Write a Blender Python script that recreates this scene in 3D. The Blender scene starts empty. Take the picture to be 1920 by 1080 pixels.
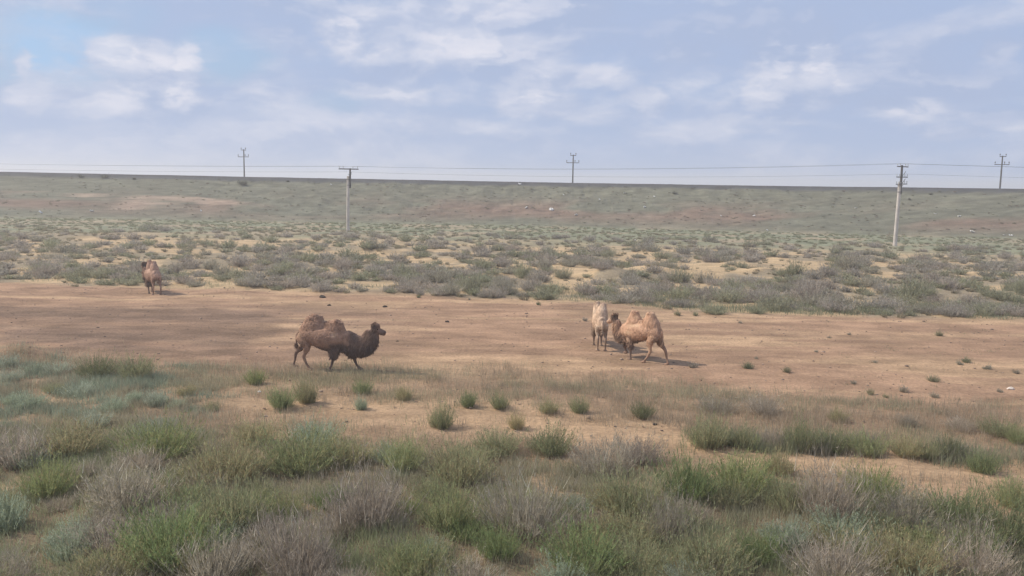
import bpy, bmesh, math, random
import numpy as np
from mathutils import Vector, Matrix

# ------------------------------------------------------------------ camera, world, sun
sc = bpy.context.scene
COL = sc.collection
CAM_H, FPX, PITCH, ROLL = 7.2, 1600.0, math.radians(6.95), math.radians(0.92)
cam_data = bpy.data.cameras.new("camera")
cam = bpy.data.objects.new("camera", cam_data)
COL.objects.link(cam)
cam_data.sensor_width = 36.0
cam_data.lens = 36.0 * FPX / 1920.0
cam_data.clip_start, cam_data.clip_end = 0.1, 6000
cam.matrix_world = Matrix.Translation((0, 0, CAM_H)) @ Matrix.Rotation(math.pi / 2 - PITCH, 4, 'X') @ Matrix.Rotation(ROLL, 4, 'Z')
sc.camera = cam
CR = np.array(cam.matrix_world.to_3x3())
CO = np.array([0, 0, CAM_H])

SUN_EL, SUN_AZ = math.radians(43), math.atan2(0.16, -1.0)      # azimuth from +X towards +Y: from the left, a little behind the herd
sun_dir = Vector((math.cos(SUN_EL) * math.cos(SUN_AZ), math.cos(SUN_EL) * math.sin(SUN_AZ), math.sin(SUN_EL)))
sl = bpy.data.lights.new("sun", 'SUN')
sl.energy = 4.5
sl.angle = math.radians(1.5)
sl.color = (1.0, 0.92, 0.80)
so = bpy.data.objects.new("sun", sl)
COL.objects.link(so)
so.rotation_euler = sun_dir.to_track_quat('Z', 'Y').to_euler()
so.location = (0, 0, 60)

sc.view_settings.view_transform = 'Standard'
sc.view_settings.look = 'None'
sc.view_settings.exposure = 0.12
sc.view_settings.gamma = 1.0
sc.cycles.filter_width = 1.4
sc.cycles.volume_bounces = 1
sc.cycles.max_bounces = 8
sc.cycles.diffuse_bounces = 3
sc.cycles.transparent_max_bounces = 12


def pix_dir(px, py):
    v = CR @ np.array([(px - 960) / FPX, (540 - py) / FPX, -1.0])
    return v / np.linalg.norm(v)


def unproj(px, py, z=0.0):
    d = pix_dir(px, py)
    t = (z - CAM_H) / d[2]
    return CO + d * t


def at_depth(px, py, Y):
    d = pix_dir(px, py)
    return CO + d * (Y / d[1])


def project(P):
    q = (np.asarray(P, float) - CO) @ CR
    w = np.maximum(-q[..., 2], 1e-3)
    return 960 + FPX * q[..., 0] / w, 540 - FPX * q[..., 1] / w


class NT:
    """small node-tree writer"""
    def __init__(s, tree):
        s.t = tree
        tree.nodes.clear()

    def n(s, kind, **kw):
        nd = s.t.nodes.new(kind)
        ins = kw.pop('ins', {})
        for k, v in kw.items():
            setattr(nd, k, v)
        for k, v in ins.items():
            s.put(nd, k, v)
        return nd

    def put(s, nd, k, v):
        if isinstance(v, bpy.types.NodeSocket):
            s.t.links.new(v, nd.inputs[k])
        elif isinstance(v, bpy.types.Node):
            s.t.links.new(v.outputs[0], nd.inputs[k])
        else:
            nd.inputs[k].default_value = v

    def m(s, op, a, b=0.0, c=None, clamp=False):
        nd = s.n('ShaderNodeMath', operation=op, use_clamp=clamp, ins={0: a, 1: b})
        if c is not None:
            s.put(nd, 2, c)
        return nd.outputs[0]

    def v(s, op, a, b=(0, 0, 0)):
        nd = s.n('ShaderNodeVectorMath', operation=op, ins={0: a, 1: b})
        return nd.outputs['Value' if op in ('LENGTH', 'DOT_PRODUCT', 'DISTANCE') else 'Vector']

    def mix(s, f, a, b, blend='MIX'):
        nd = s.n('ShaderNodeMix', data_type='RGBA', blend_type=blend)
        s.put(nd, 0, f); s.put(nd, 6, a); s.put(nd, 7, b)
        return nd.outputs[2]

    def step(s, x, lo, hi, o0=0.0, o1=1.0):
        return s.n('ShaderNodeMapRange', interpolation_type='SMOOTHSTEP',
                   ins={0: x, 1: lo, 2: hi, 3: o0, 4: o1}).outputs[0]

    def noise(s, vec, scale, detail=4, rough=0.5, dist=0.0):
        return s.n('ShaderNodeTexNoise', ins={'Vector': vec, 'Scale': scale, 'Detail': detail, 'Roughness': rough, 'Distortion': dist})


world = bpy.data.worlds.new("World")
sc.world = world
world.use_nodes = True
W = NT(world.node_tree)
sky = W.n('ShaderNodeTexSky', sky_type='NISHITA', sun_disc=False, sun_elevation=SUN_EL,
          sun_rotation=math.pi / 2 - SUN_AZ, altitude=50, air_density=1.0, dust_density=2.0, ozone_density=1.0)
tc = W.n('ShaderNodeTexCoord')
D = tc.outputs['Generated']
sep = W.n('ShaderNodeSeparateXYZ', ins={0: D})
el = W.m('ARCSINE', sep.outputs[2])
azm = W.m('ARCTAN2', sep.outputs[0], sep.outputs[1])
comb = W.n('ShaderNodeCombineXYZ', ins={0: azm, 1: W.m('MULTIPLY', el, 2.2), 2: 0.0}).outputs[0]
# soft warp of the sky coordinates so that no cloud has a geometric edge
wn = W.noise(comb, 9.0, 5, 0.55)
wn2 = W.noise(comb, 34.0, 4, 0.6)
warp = W.v('ADD', W.v('SCALE', W.v('SUBTRACT', wn.outputs['Color'], (0.5, 0.5, 0.5))), W.v('SCALE', W.v('SUBTRACT', wn2.outputs['Color'], (0.5, 0.5, 0.5))))
for nd in world.node_tree.nodes:
    if nd.type == 'VECT_MATH' and nd.operation == 'SCALE':
        nd.inputs['Scale'].default_value = 0.085
scs = [nd for nd in world.node_tree.nodes if nd.type == 'VECT_MATH' and nd.operation == 'SCALE']
scs[1].inputs['Scale'].default_value = 0.028
uv = W.v('ADD', comb, warp)


def sky_uv(px, py):
    d = pix_dir(px, py)
    return math.atan2(d[0], d[1]), 2.2 * math.asin(d[2])


def blob(px, py, rx, ry, inner=0.3):
    u, v = sky_uv(px, py)
    d = W.v('MULTIPLY', W.v('SUBTRACT', uv, (u, v, 0)), (FPX / rx / 1.3, FPX / ry / 2.2 / 1.3, 0.0))
    return W.step(W.v('LENGTH', d), inner, 1.0, 1.0, 0.0)


def blobs(lst):
    acc = None
    for px, py, rx, ry, a in lst:
        b = W.m('MULTIPLY', blob(px, py, rx, ry), a)
        acc = b if acc is None else W.m('MAXIMUM', acc, b)
    return acc


# everything hangs on a broken, high layer of thin cloud; open blue only in a few gaps
base_n = W.noise(comb, 5.0, 6, 0.55, 0.4)
cloudy = W.step(base_n.outputs[0], 0.36, 0.62)
gap = blobs([(115, 85, 120, 75, 1.0), (420, 100, 95, 45, 0.55), (230, 30, 70, 40, 0.3), (640, 190, 50, 30, 0.3)])
grey = blobs([(1330, 45, 420, 55, 1.0), (1500, 105, 300, 40, .7), (420, 40, 200, 45, .55), (800, 142, 260, 22, .8),
              (1500, 205, 330, 24, .8), (650, 175, 120, 30, .5), (240, 200, 170, 24, .6), (1760, 130, 160, 70, .7), (930, 268, 130, 14, .5),
              (1620, 250, 200, 18, .5), (60, 215, 110, 20, .45)])
puff = blobs([(65, 165, 42, 42, 1.0), (130, 165, 90, 42, .9), (195, 182, 60, 34, .8), (215, 100, 48, 36, .9), (260, 108, 60, 32, .6), (40, 120, 22, 26, .8),
              (345, 125, 26, 42, .75), (335, 178, 34, 22, .85), (358, 190, 22, 14, .6), (650, 68, 48, 50, .75),
              (900, 60, 220, 70, .7), (760, 110, 90, 40, .55), (690, 165, 110, 24, .6), (1100, 140, 130, 26, .55), (960, 30, 200, 45, .6),
              (1290, 130, 65, 48, .7), (1215, 185, 50, 34, .8), (1330, 175, 90, 36, .5), (1440, 150, 60, 60, .8), (1535, 130, 34, 74, 1.0),
              (1535, 178, 70, 30, .7), (1460, 90, 60, 36, .4), (1710, 205, 90, 24, .75), (1885, 95, 45, 20, .75), (1865, 225, 55, 22, .6), (1780, 255, 50, 18, .55),
              (1010, 195, 90, 26, .6), (830, 240, 110, 26, .5), (1400, 235, 130, 20, .5), (540, 160, 90, 50, .3), (530, 90, 70, 50, .25), (560, 250, 160, 25, .25)])
fine = W.step(W.noise(uv, 20.0, 6, 0.62).outputs[0], 0.36, 0.62)
puffm = W.m('MULTIPLY', puff, W.m('MULTIPLY_ADD', fine, 0.55, 0.75), clamp=True)
elsewhere = W.step(azm, 0.62, 0.8)
elsewhere = W.m('MAXIMUM', elsewhere, W.step(W.m('MULTIPLY', azm, -1.0), 0.62, 0.8))
elsewhere = W.m('MAXIMUM', elsewhere, W.step(el, 0.22, 0.3))
puffm = W.m('MAXIMUM', puffm, W.m('MULTIPLY', elsewhere, W.m('MULTIPLY', cloudy, 0.55)))
skyc = W.v('SCALE', sky.outputs[0])
skyc.node.inputs['Scale'].default_value = 0.085
veil = (0.385, 0.485, 0.70, 1)
c = W.mix(W.m('MULTIPLY_ADD', gap, -0.75, 0.93), skyc, veil)
# relief of the cloud layer: light on the upper left sides, grey-blue flat bases
comb2 = W.n('ShaderNodeCombineXYZ', ins={0: azm, 1: W.m('MULTIPLY', el, 2.5), 2: 0.0}).outputs[0]
cn0 = W.noise(comb2, 5.2, 7, 0.54, 0.3).outputs[0]
cn1 = W.noise(W.v('ADD', comb2, (-0.022, 0.036, 0.0)), 5.2, 7, 0.54, 0.3).outputs[0]
relief = W.step(W.m('SUBTRACT', cn0, cn1), -0.075, 0.085)
ch0 = W.noise(uv, 12.0, 7, 0.52, 0.1).outputs[0]
ch1 = W.noise(W.v('ADD', uv, (-0.011, 0.018, 0.0)), 12.0, 7, 0.52, 0.1).outputs[0]
relief2 = W.step(W.m('SUBTRACT', ch0, ch1), -0.07, 0.08)
field = W.m('ADD', W.m('MULTIPLY', cn0, 0.78), W.m('MULTIPLY_ADD', ch0, 0.22, 0.015))
field = W.m('MULTIPLY_ADD', puff, 0.24, field)
field = W.m('MULTIPLY_ADD', gap, -0.14, field)
cover = W.step(field, 0.40, 0.62)
light = W.m('ADD', W.m('MULTIPLY', relief, 0.45), W.m('MULTIPLY', relief2, 0.25))
light = W.m('MULTIPLY_ADD', puff, 0.42, light)
light = W.m('MULTIPLY_ADD', grey, -0.45, light, clamp=True)
cloudc = W.mix(light, (0.385, 0.465, 0.65, 1), (0.665, 0.685, 0.785, 1))
c = W.mix(W.m('MULTIPLY', grey, 0.5), c, (0.395, 0.475, 0.67, 1))
c = W.mix(W.m('MULTIPLY', gap, 0.8), c, (0.36, 0.555, 0.82, 1))
c = W.mix(W.m('MULTIPLY', cover, 0.9), c, cloudc)
core = W.m('MULTIPLY', W.m('MULTIPLY', W.step(field, 0.60, 0.80), relief2), 0.5)
c = W.mix(core, c, (0.80, 0.785, 0.85, 1))
low = W.step(el, 0.0, 0.10, 1.0, 0.0)
c = W.mix(W.m('MULTIPLY', low, 0.45), c, (0.45, 0.53, 0.715, 1))
lowest = W.step(el, 0.0, 0.022, 1.0, 0.0)
c = W.mix(W.m('MULTIPLY', lowest, 0.5), c, (0.66, 0.69, 0.80, 1))
bg = W.n('ShaderNodeBackground', ins={'Color': c, 'Strength': 1.0})
W.n('ShaderNodeOutputWorld', ins={'Surface': bg.outputs[0]})

# ------------------------------------------------------------------ helpers
rng = np.random.default_rng(7)
random.seed(7)


def tag(o, label=None, cat=None, group=None, kind=None):
    if label: o["label"] = label
    if cat: o["category"] = cat
    if group: o["group"] = group
    if kind: o["kind"] = kind
    return o


def np_mesh(name, V, F, colr=None, mat=None, smooth=False):
    """F is an (n,3) or (n,4) array"""
    V = np.asarray(V, np.float32); F = np.asarray(F, np.int32)
    me = bpy.data.meshes.new(name)
    me.vertices.add(len(V)); me.vertices.foreach_set("co", V.ravel())
    k = F.shape[1]
    me.loops.add(F.size); me.loops.foreach_set("vertex_index", F.ravel())
    me.polygons.add(len(F))
    me.polygons.foreach_set("loop_start", np.arange(len(F), dtype=np.int32) * k)
    if smooth:
        me.polygons.foreach_set("use_smooth", np.ones(len(F), bool))
    if colr is not None:
        a = me.color_attributes.new("Col", 'FLOAT_COLOR', 'POINT')
        c4 = np.ones((len(V), 4), np.float32); c4[:, :3] = colr
        a.data.foreach_set("color", c4.ravel())
    me.update(calc_edges=True)
    me.validate()
    if mat: me.materials.append(mat)
    return me


def link(name, me, parent=None, loc=None):
    o = bpy.data.objects.new(name, me)
    COL.objects.link(o)
    if parent: o.parent = parent
    if loc is not None: o.location = loc
    return o


def empty(name, loc, rz=0.0):
    o = bpy.data.objects.new(name, None)
    COL.objects.link(o)
    o.location = loc; o.rotation_euler = (0, 0, rz)
    o.empty_display_size = 0.3
    return o


_TAB = {}


def vnoise(x, y, seed=0):
    """smooth value noise on arrays"""
    r = _TAB.get(seed)
    if r is None:
        r = _TAB[seed] = np.random.default_rng(seed).random((256, 256))
    xi = np.floor(x).astype(int); yi = np.floor(y).astype(int)
    fx = x - xi; fy = y - yi
    fx = fx * fx * (3 - 2 * fx); fy = fy * fy * (3 - 2 * fy)
    g = lambda i, j: r[i % 256, j % 256]
    return (g(xi, yi) * (1 - fx) + g(xi + 1, yi) * fx) * (1 - fy) + (g(xi, yi + 1) * (1 - fx) + g(xi + 1, yi + 1) * fx) * fy


def fbm(x, y, seed=0, oct=4):
    s = 0; a = 0.5; t = 0
    for i in range(oct):
        s = s + a * vnoise(x * 2 ** i + 17 * i, y * 2 ** i + 5 * i, seed + i); t += a; a *= 0.5
    return s / t


def sst(x, a, b):
    t = np.clip((x - a) / (b - a), 0, 1)
    return t * t * (3 - 2 * t)


# ------------------------------------------------------------------ materials
def mat_attr(name, rough=0.9, noise=0.25, nscale=3.0, transl=0.0, tint=False, bump=0.0, bscale=20, var=0.0, spec=0.2):
    m = bpy.data.materials.new(name); m.use_nodes = True
    N = NT(m.node_tree)
    at = N.n('ShaderNodeVertexColor', layer_name="Col")
    colr = at.outputs[0]
    if tint:
        oi = N.n('ShaderNodeObjectInfo')
        colr = N.mix(1.0, colr, oi.outputs['Color'], 'MULTIPLY')
    t = N.n('ShaderNodeTexCoord')
    nz = N.noise(t.outputs['Object'], nscale, 5, 0.6)
    f = N.step(nz.outputs[0], 0.25, 0.75, 1 - noise, 1 + noise)
    cc = N.n('ShaderNodeCombineXYZ', ins={0: f, 1: f, 2: f})
    colr = N.mix(1.0, colr, cc.outputs[0], 'MULTIPLY')
    p = N.n('ShaderNodeBsdfPrincipled', ins={'Base Color': colr, 'Roughness': rough, 'Specular IOR Level': spec})
    if bump:
        nb = N.noise(t.outputs['Object'], bscale, 6, 0.65)
        b = N.n('ShaderNodeBump', ins={'Strength': bump, 'Distance': 0.05, 'Height': nb.outputs[0]})
        N.put(p, 'Normal', b.outputs[0])
    out = p.outputs[0]
    if transl:
        tr = N.n('ShaderNodeBsdfTranslucent', ins={'Color': colr})
        out = N.n('ShaderNodeMixShader', ins={0: transl, 1: p.outputs[0], 2: tr.outputs[0]}).outputs[0]
    N.n('ShaderNodeOutputMaterial', ins={'Surface': out})
    return m


M_plant = mat_attr('foliage', 0.85, 0.18, 2.5, transl=0.5, tint=True)
M_grass = mat_attr('dry_stems', 0.85, 0.15, 0.6, transl=0.5)
M_wool = mat_attr('camel_wool', 0.95, 0.22, 6.0, bump=0.6, bscale=30, spec=0.1)
M_hair = mat_attr('camel_hair', 0.95, 0.18, 7.0, transl=0.15, spec=0.1)
M_stone = mat_attr('clod', 0.9, 0.2, 12.0, bump=0.4)


def mat_plain(name, colr, rough=0.8, n1=0.25, scale=8.0, stretch=(1, 1, 1), bump=0.3, metal=0.0):
    m = bpy.data.materials.new(name); m.use_nodes = True
    N = NT(m.node_tree)
    t = N.n('ShaderNodeTexCoord')
    mp = N.n('ShaderNodeMapping', ins={'Vector': t.outputs['Object'], 'Scale': stretch})
    nz = N.noise(mp.outputs[0], scale, 6, 0.6)
    f = N.step(nz.outputs[0], 0.3, 0.7, 1 - n1, 1 + n1)
    cc = N.n('ShaderNodeCombineXYZ', ins={0: f, 1: f, 2: f})
    cm = N.mix(1.0, (*colr, 1), cc.outputs[0], 'MULTIPLY')
    b = N.n('ShaderNodeBump', ins={'Strength': bump, 'Distance': 0.02, 'Height': nz.outputs[0]})
    p = N.n('ShaderNodeBsdfPrincipled', ins={'Base Color': cm, 'Roughness': rough, 'Metallic': metal, 'Normal': b.outputs[0]})
    N.n('ShaderNodeOutputMaterial', ins={'Surface': p.outputs[0]})
    return m


M_conc = mat_plain('weathered_concrete', (0.52, 0.47, 0.42), 0.85, 0.2, 3.0, (1, 1, 0.3))
M_wood = mat_plain('tarred_timber', (0.085, 0.08, 0.078), 0.8, 0.35, 4.0, (3, 3, 0.3))
M_metal = mat_plain('galvanised_steel', (0.12, 0.125, 0.13), 0.55, 0.15, 9.0, metal=0.3)
M_ins = mat_plain('glazed_porcelain', (0.5, 0.52, 0.52), 0.25, 0.08, 9.0, bump=0.0)
M_insd = mat_plain('brown_porcelain', (0.10, 0.09, 0.09), 0.3, 0.08, 9.0, bump=0.0)
M_wire = mat_plain('oxidised_wire', (0.10, 0.105, 0.115), 0.6, 0.1, 9.0, bump=0.0)
M_white = mat_plain('dirty_white_plastic', (0.8, 0.79, 0.76), 0.5, 0.08, 9.0, bump=0.1)
M_eye = mat_plain('dark_eye', (0.015, 0.012, 0.01), 0.15, 0.1, 9.0, bump=0.0)

# soil
M_soil = bpy.data.materials.new('steppe_soil'); M_soil.use_nodes = True
N = NT(M_soil.node_tree)
at = N.n('ShaderNodeVertexColor', layer_name="Col")
t = N.n('ShaderNodeTexCoord'); P = t.outputs['Object']
st = N.n('ShaderNodeMapping', ins={'Vector': P, 'Scale': (0.35, 1.0, 1.0)})
n1 = N.noise(st.outputs[0], 0.9, 7, 0.62, 0.3)
n2 = N.noise(P, 7.0, 6, 0.7)
n3 = N.noise(P, 38.0, 4, 0.7)
f = N.m('MULTIPLY', N.step(n1.outputs[0], 0.3, 0.7, 0.80, 1.20), N.step(n2.outputs[0], 0.3, 0.7, 0.82, 1.18))
f = N.m('MULTIPLY', f, N.step(n3.outputs[0], 0.25, 0.75, 0.88, 1.12))
cc = N.n('ShaderNodeCombineXYZ', ins={0: f, 1: f, 2: f})
cs = N.mix(1.0, at.outputs[0], cc.outputs[0], 'MULTIPLY')
h = N.m('ADD', N.m('MULTIPLY', n2.outputs[0], 0.6), N.m('MULTIPLY', n3.outputs[0], 0.25))
b = N.n('ShaderNodeBump', ins={'Strength': 1.0, 'Distance': 0.14, 'Height': h})
p = N.n('ShaderNodeBsdfPrincipled', ins={'Base Color': cs, 'Roughness': 0.95, 'Specular IOR Level': 0.1, 'Normal': b.outputs[0]})
N.n('ShaderNodeOutputMaterial', ins={'Surface': p.outputs[0]})

# ------------------------------------------------------------------ terrain
CREST_X = np.array([-400, -104, -53, -28, 12, 47, 77, 102, 400.])
CREST_H = np.array([0.9, .80, .57, .51, .40, .43, .55, .62, .8]) + CAM_H


def foot_y(x):
    return np.interp(x, [-300, -80, 0, 60, 100, 300], [150, 148, 148, 136, 126, 120.])


HUM = []   # sand hummocks: x, y, radius x, radius y, height
for px, py, rx, ry, hh in [(1150, 520, 1.9, 1.7, .75), (1215, 512, 2.2, 1.8, .55), (1310, 518, 3.0, 1.6, .5), (1425, 512, 2.0, 1.3, .35),
                           (1385, 500, 2.4, 1.5, .35), (1800, 560, 2.5, 1.3, .3), (1880, 555, 2.5, 1.2, .3), (400, 492, 4.5, 1.6, .4), (60, 500, 3.5, 1.5, .35),
                           (700, 470, 5, 2, .35), (150, 445, 6, 2, .4), (270, 440, 6, 2, .4), (36, 676, 1.3, .9, .6), (1560, 520, 3, 1.4, .3),
                           (900, 500, 3, 1.5, .25), (560, 515, 3, 1.5, .25)]:
    q = unproj(px, py)
    HUM.append((q[0], q[1], rx, ry, hh))


def height(x, y):
    x = np.asarray(x, float); y = np.asarray(y, float)
    fy = foot_y(x)
    cr = np.interp(x, CREST_X, CREST_H)
    up = np.clip((y - fy) / 24.0, 0, 1)
    up = np.where(up < 0.12, up * up / 0.24, up - 0.06) / 0.94
    z = up * cr
    top = fy + 24.0
    z = z + np.where(y > top, -sst(y, top + 7, top + 22) * 2.4, 0)
    z = z - np.where(y > top + 60, sst(y, top + 60, top + 400) * 3.5, 0)
    flat = 1 - sst(y, fy - 12, fy)
    rel = (fbm(x / 6, y / 5, 3) - 0.5) * 0.22
    band = sst(y, 47, 58) * flat
    rel = rel * (0.5 + 1.7 * band) + band * (fbm(x / 2.2, y / 2.2, 9) - .5) * 0.30
    fore = 1 - sst(y, 27, 30)
    rel = rel + fore * (fbm(x / 1.3, y / 1.3, 21) - 0.5) * 0.18
    rel = rel + (fbm(x / .45, y / .45, 31, 3) - 0.5) * 0.055
    rel = rel + sst(y, fy, fy + 10) * (1 - sst(y, top - 3, top)) * (fbm(x / 3, y / 4, 41) - .5) * 0.8
    z = z + rel * (1 - sst(y, 230, 400))
    for hx, hy, rx, ry, hh in HUM:
        z = z + hh * np.exp(-(((x - hx) / rx) ** 2 + ((y - hy) / ry) ** 2))
    return z


def put(px, py):
    """point on the terrain seen at this place of the photograph"""
    d = pix_dir(px, py)
    t = -CAM_H / min(d[2], -0.004)
    for _ in range(8):
        q = CO + d * t
        z = float(height(q[0], q[1]))
        t = (z - CAM_H) / min(d[2], -0.004)
    return CO + d * t


# zones are functions of the ground plan (x, y); the traced outlines are kept as ground coordinates
def ground_line(pts):
    g = np.array([unproj(a, b_) for a, b_ in pts])
    return g[:, 0], g[:, 1]


FX, FY = ground_line([(-500, 800), (0, 795), (300, 808), (600, 815), (700, 832), (900, 850), (1060, 866), (1280, 890), (1420, 905), (1620, 925), (1760, 955), (1920, 985), (2500, 1100)])
CX, CY = ground_line([(-900, 525), (0, 528), (300, 540), (600, 548), (900, 560), (1100, 566), (1300, 583), (1500, 590), (1920, 600), (2800, 620)])   # far edge of the bare clay
GX, GY = ground_line([(-600, 690), (0, 660), (330, 690), (620, 684), (900, 690), (1250, 716), (1500, 742), (1920, 770), (2500, 810)])             # far edge of the dry grass
TX, TY = ground_line([(-400, 720), (380, 745), (640, 760), (900, 775), (1250, 815), (1450, 855), (1700, 868), (1920, 890), (2500, 980)])          # line of the track


def soil_color(x, y, with_px=False):
    sand = np.array([0.46, 0.311, 0.190]); clay = np.array([0.36, 0.229, 0.148]); dark = np.array([0.205, 0.138, 0.098])
    green = np.array([0.215, 0.22, 0.145]); ebk = np.array([0.155, 0.152, 0.11]); ebr = np.array([0.205, 0.145, 0.108])
    litter = np.array([0.24, 0.18, 0.115]); fsand = np.array([0.46, 0.335, 0.20]); fgrey = np.array([0.29, 0.235, 0.16])
    fore = np.interp(x, FX, FY); cl = np.interp(x, CX, CY); gr = np.interp(x, GX, GY); tr = np.interp(x, TX, TY)
    n = fbm(x / 5, y / 3, 50)
    ns = fbm(x / 9, y / 1.3, 60)
    nf = fbm(x / 1.1, y / 1.1, 61)
    mott = sst(fbm(x / 1.7, y / 1.1, 62), .36, .64) - .5
    c_ = clay + (sand - clay) * (.75 * sst(ns, .44, .72))[..., None]
    # ground colour turns darker and redder over the left of the clay pan
    lx = sst(-x, 2, 14) * sst(y, 32, 36) * (1 - sst(y, 46 + 3 * (n - .5), 51))
    c_ = c_ + (dark - c_) * (lx * sst(n, .2, .45) * .9)[..., None]
    mid = sst(fbm(x / 7, y / 2.0, 77), .48, .66) * .35
    c_ = c_ + (np.array([0.26, .168, .11]) - c_) * mid[..., None]
    c_ = c_ * (1 + .22 * mott)[..., None]
    # under dry grass
    g = sst(gr - y, -1.5, 1.5)
    c_ = c_ + (np.array([0.30, 0.212, 0.135]) - c_) * (g * .6)[..., None]
    # track
    tk = np.exp(-((y - tr + 0.3) / 2.2) ** 2) * (0.35 + .65 * sst(x, -9, -4))
    c_ = c_ + (sand * 1.06 - c_) * (tk * (0.6 + 0.4 * nf))[..., None]
    # foreground litter
    fg = sst(fore - y, -0.6, 1.0)
    c_ = c_ + ((litter + (sand - litter) * sst(nf, .52, .7)[..., None] * .7) - c_) * fg[..., None]
    # far scrub band
    fb = sst(y - cl, -1.5, 1.5)
    far = fgrey + (fsand - fgrey) * sst(fbm(x / 4.5, y / 3.2, 88), .44, .60)[..., None]
    c_ = c_ + (far - c_) * fb[..., None]
    fy = foot_y(x)
    gb = sst(y, fy - 52 + 16 * (fbm(x / 12, y / 6, 90) - .5), fy - 30)
    gcol = green + (fgrey * 1.1 - green) * sst(fbm(x / 8, y / 5, 91), .5, .7)[..., None]
    c_ = c_ + (gcol - c_) * gb[..., None]
    eb = sst(y, fy - 2, fy + 4)
    s_ = (y - fy) / 24
    ecol = ebk + (ebr - ebk) * (np.exp(-((s_ - .36) / .2) ** 2) * sst(fbm(x / 18, y / 6, 92), .35, .6))[..., None]
    ecol = ecol * (0.68 + .64 * fbm(x / 1.6, y / 1.0, 95))[..., None]
    pale = np.zeros_like(x)
    for a, b_, w, hgt in PALE:
        pale = np.maximum(pale, np.exp(-(((x - a) / w) ** 2 + ((y - b_) / hgt) ** 2)))
    pale = sst(pale * (0.55 + .9 * fbm(x / 1.2, y / 1.2, 97)), .22, .5)
    ecol = ecol + (np.array([0.42, .30, .225]) - ecol) * (pale * .6)[..., None]
    c_ = c_ + (ecol - c_) * eb[..., None]
    # ballast shoulder along the crest
    bl = sst(y, fy + 21.0, fy + 22.5) * (1 - sst(y, fy + 33, fy + 36))
    c_ = c_ + (np.array([0.07, .07, .075]) - c_) * (bl * .9)[..., None]
    return c_


PALE = []
for px, py, w, hgt in [(260, 380, 4.5, 1.6), (292, 372, 3, 1.5), (240, 388, 2, 1), (370, 375, 4, 1.2), (410, 380, 4, 1.0), (165, 368, 1.6, 1), (125, 371, 1.6, .8),
                       (60, 360, 1.5, 1), (95, 358, 1.2, .8)]:
    # first crossing of the view line with the embankment's slope
    d = pix_dir(px, py); t_ = 120.0
    while t_ < 190:
        q = CO + d * (t_ / d[1])
        if height(q[0], q[1]) >= q[2]: break
        t_ += 0.25
    PALE.append((q[0], q[1], w, hgt))

xs = np.concatenate([-np.geomspace(60, 1500, 46)[::-1], np.arange(-59.5, -26, 0.5), np.arange(-26, 26, 0.16), np.arange(26, 60, 0.5), np.geomspace(60.5, 1500, 46)])
ys = np.concatenate([-np.geomspace(5, 400, 14)[::-1], np.arange(-4, 12, 1.5), np.arange(12, 34, 0.16), np.arange(34, 70, 0.22), np.arange(70, 205, 0.6), np.geomspace(206, 1500, 40)])
XX, YY = np.meshgrid(xs, ys)
ZZ = height(XX, YY)
# wheel ruts
trk = np.interp(XX, TX, TY)
for off in (-0.75, 0.85):
    ZZ -= 0.05 * np.exp(-((YY - trk + 0.3 - off) / 0.22) ** 2) * (np.abs(XX) < 60)
nx, ny = len(xs), len(ys)
Vg = np.stack([XX, YY, ZZ], -1).reshape(-1, 3)
i = (np.arange(ny - 1)[:, None] * nx + np.arange(nx - 1)[None]).ravel()
Fg = np.stack([i, i + 1, i + nx + 1, i + nx], 1)
Cg = soil_color(XX, YY).reshape(-1, 3)
ground = link('ground', np_mesh('ground', Vg, Fg, Cg, M_soil, True))
tag(ground, kind='structure')


# ------------------------------------------------------------------ thin-blade plants
def tris_from(base, tip, width, side):
    """thin triangles: base (n,3), tip (n,3)"""
    n = len(base)
    V = np.empty((n, 3, 3)); w = np.asarray(width).reshape(-1, 1) * side
    V[:, 0] = base - w; V[:, 1] = base + w; V[:, 2] = tip
    return V.reshape(-1, 3), np.arange(3 * n).reshape(-1, 3)


def rand_side(n, r):
    a = r.random(n) * 2 * np.pi
    return np.stack([np.cos(a), np.sin(a), r.normal(0, .4, n)], 1)


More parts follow.
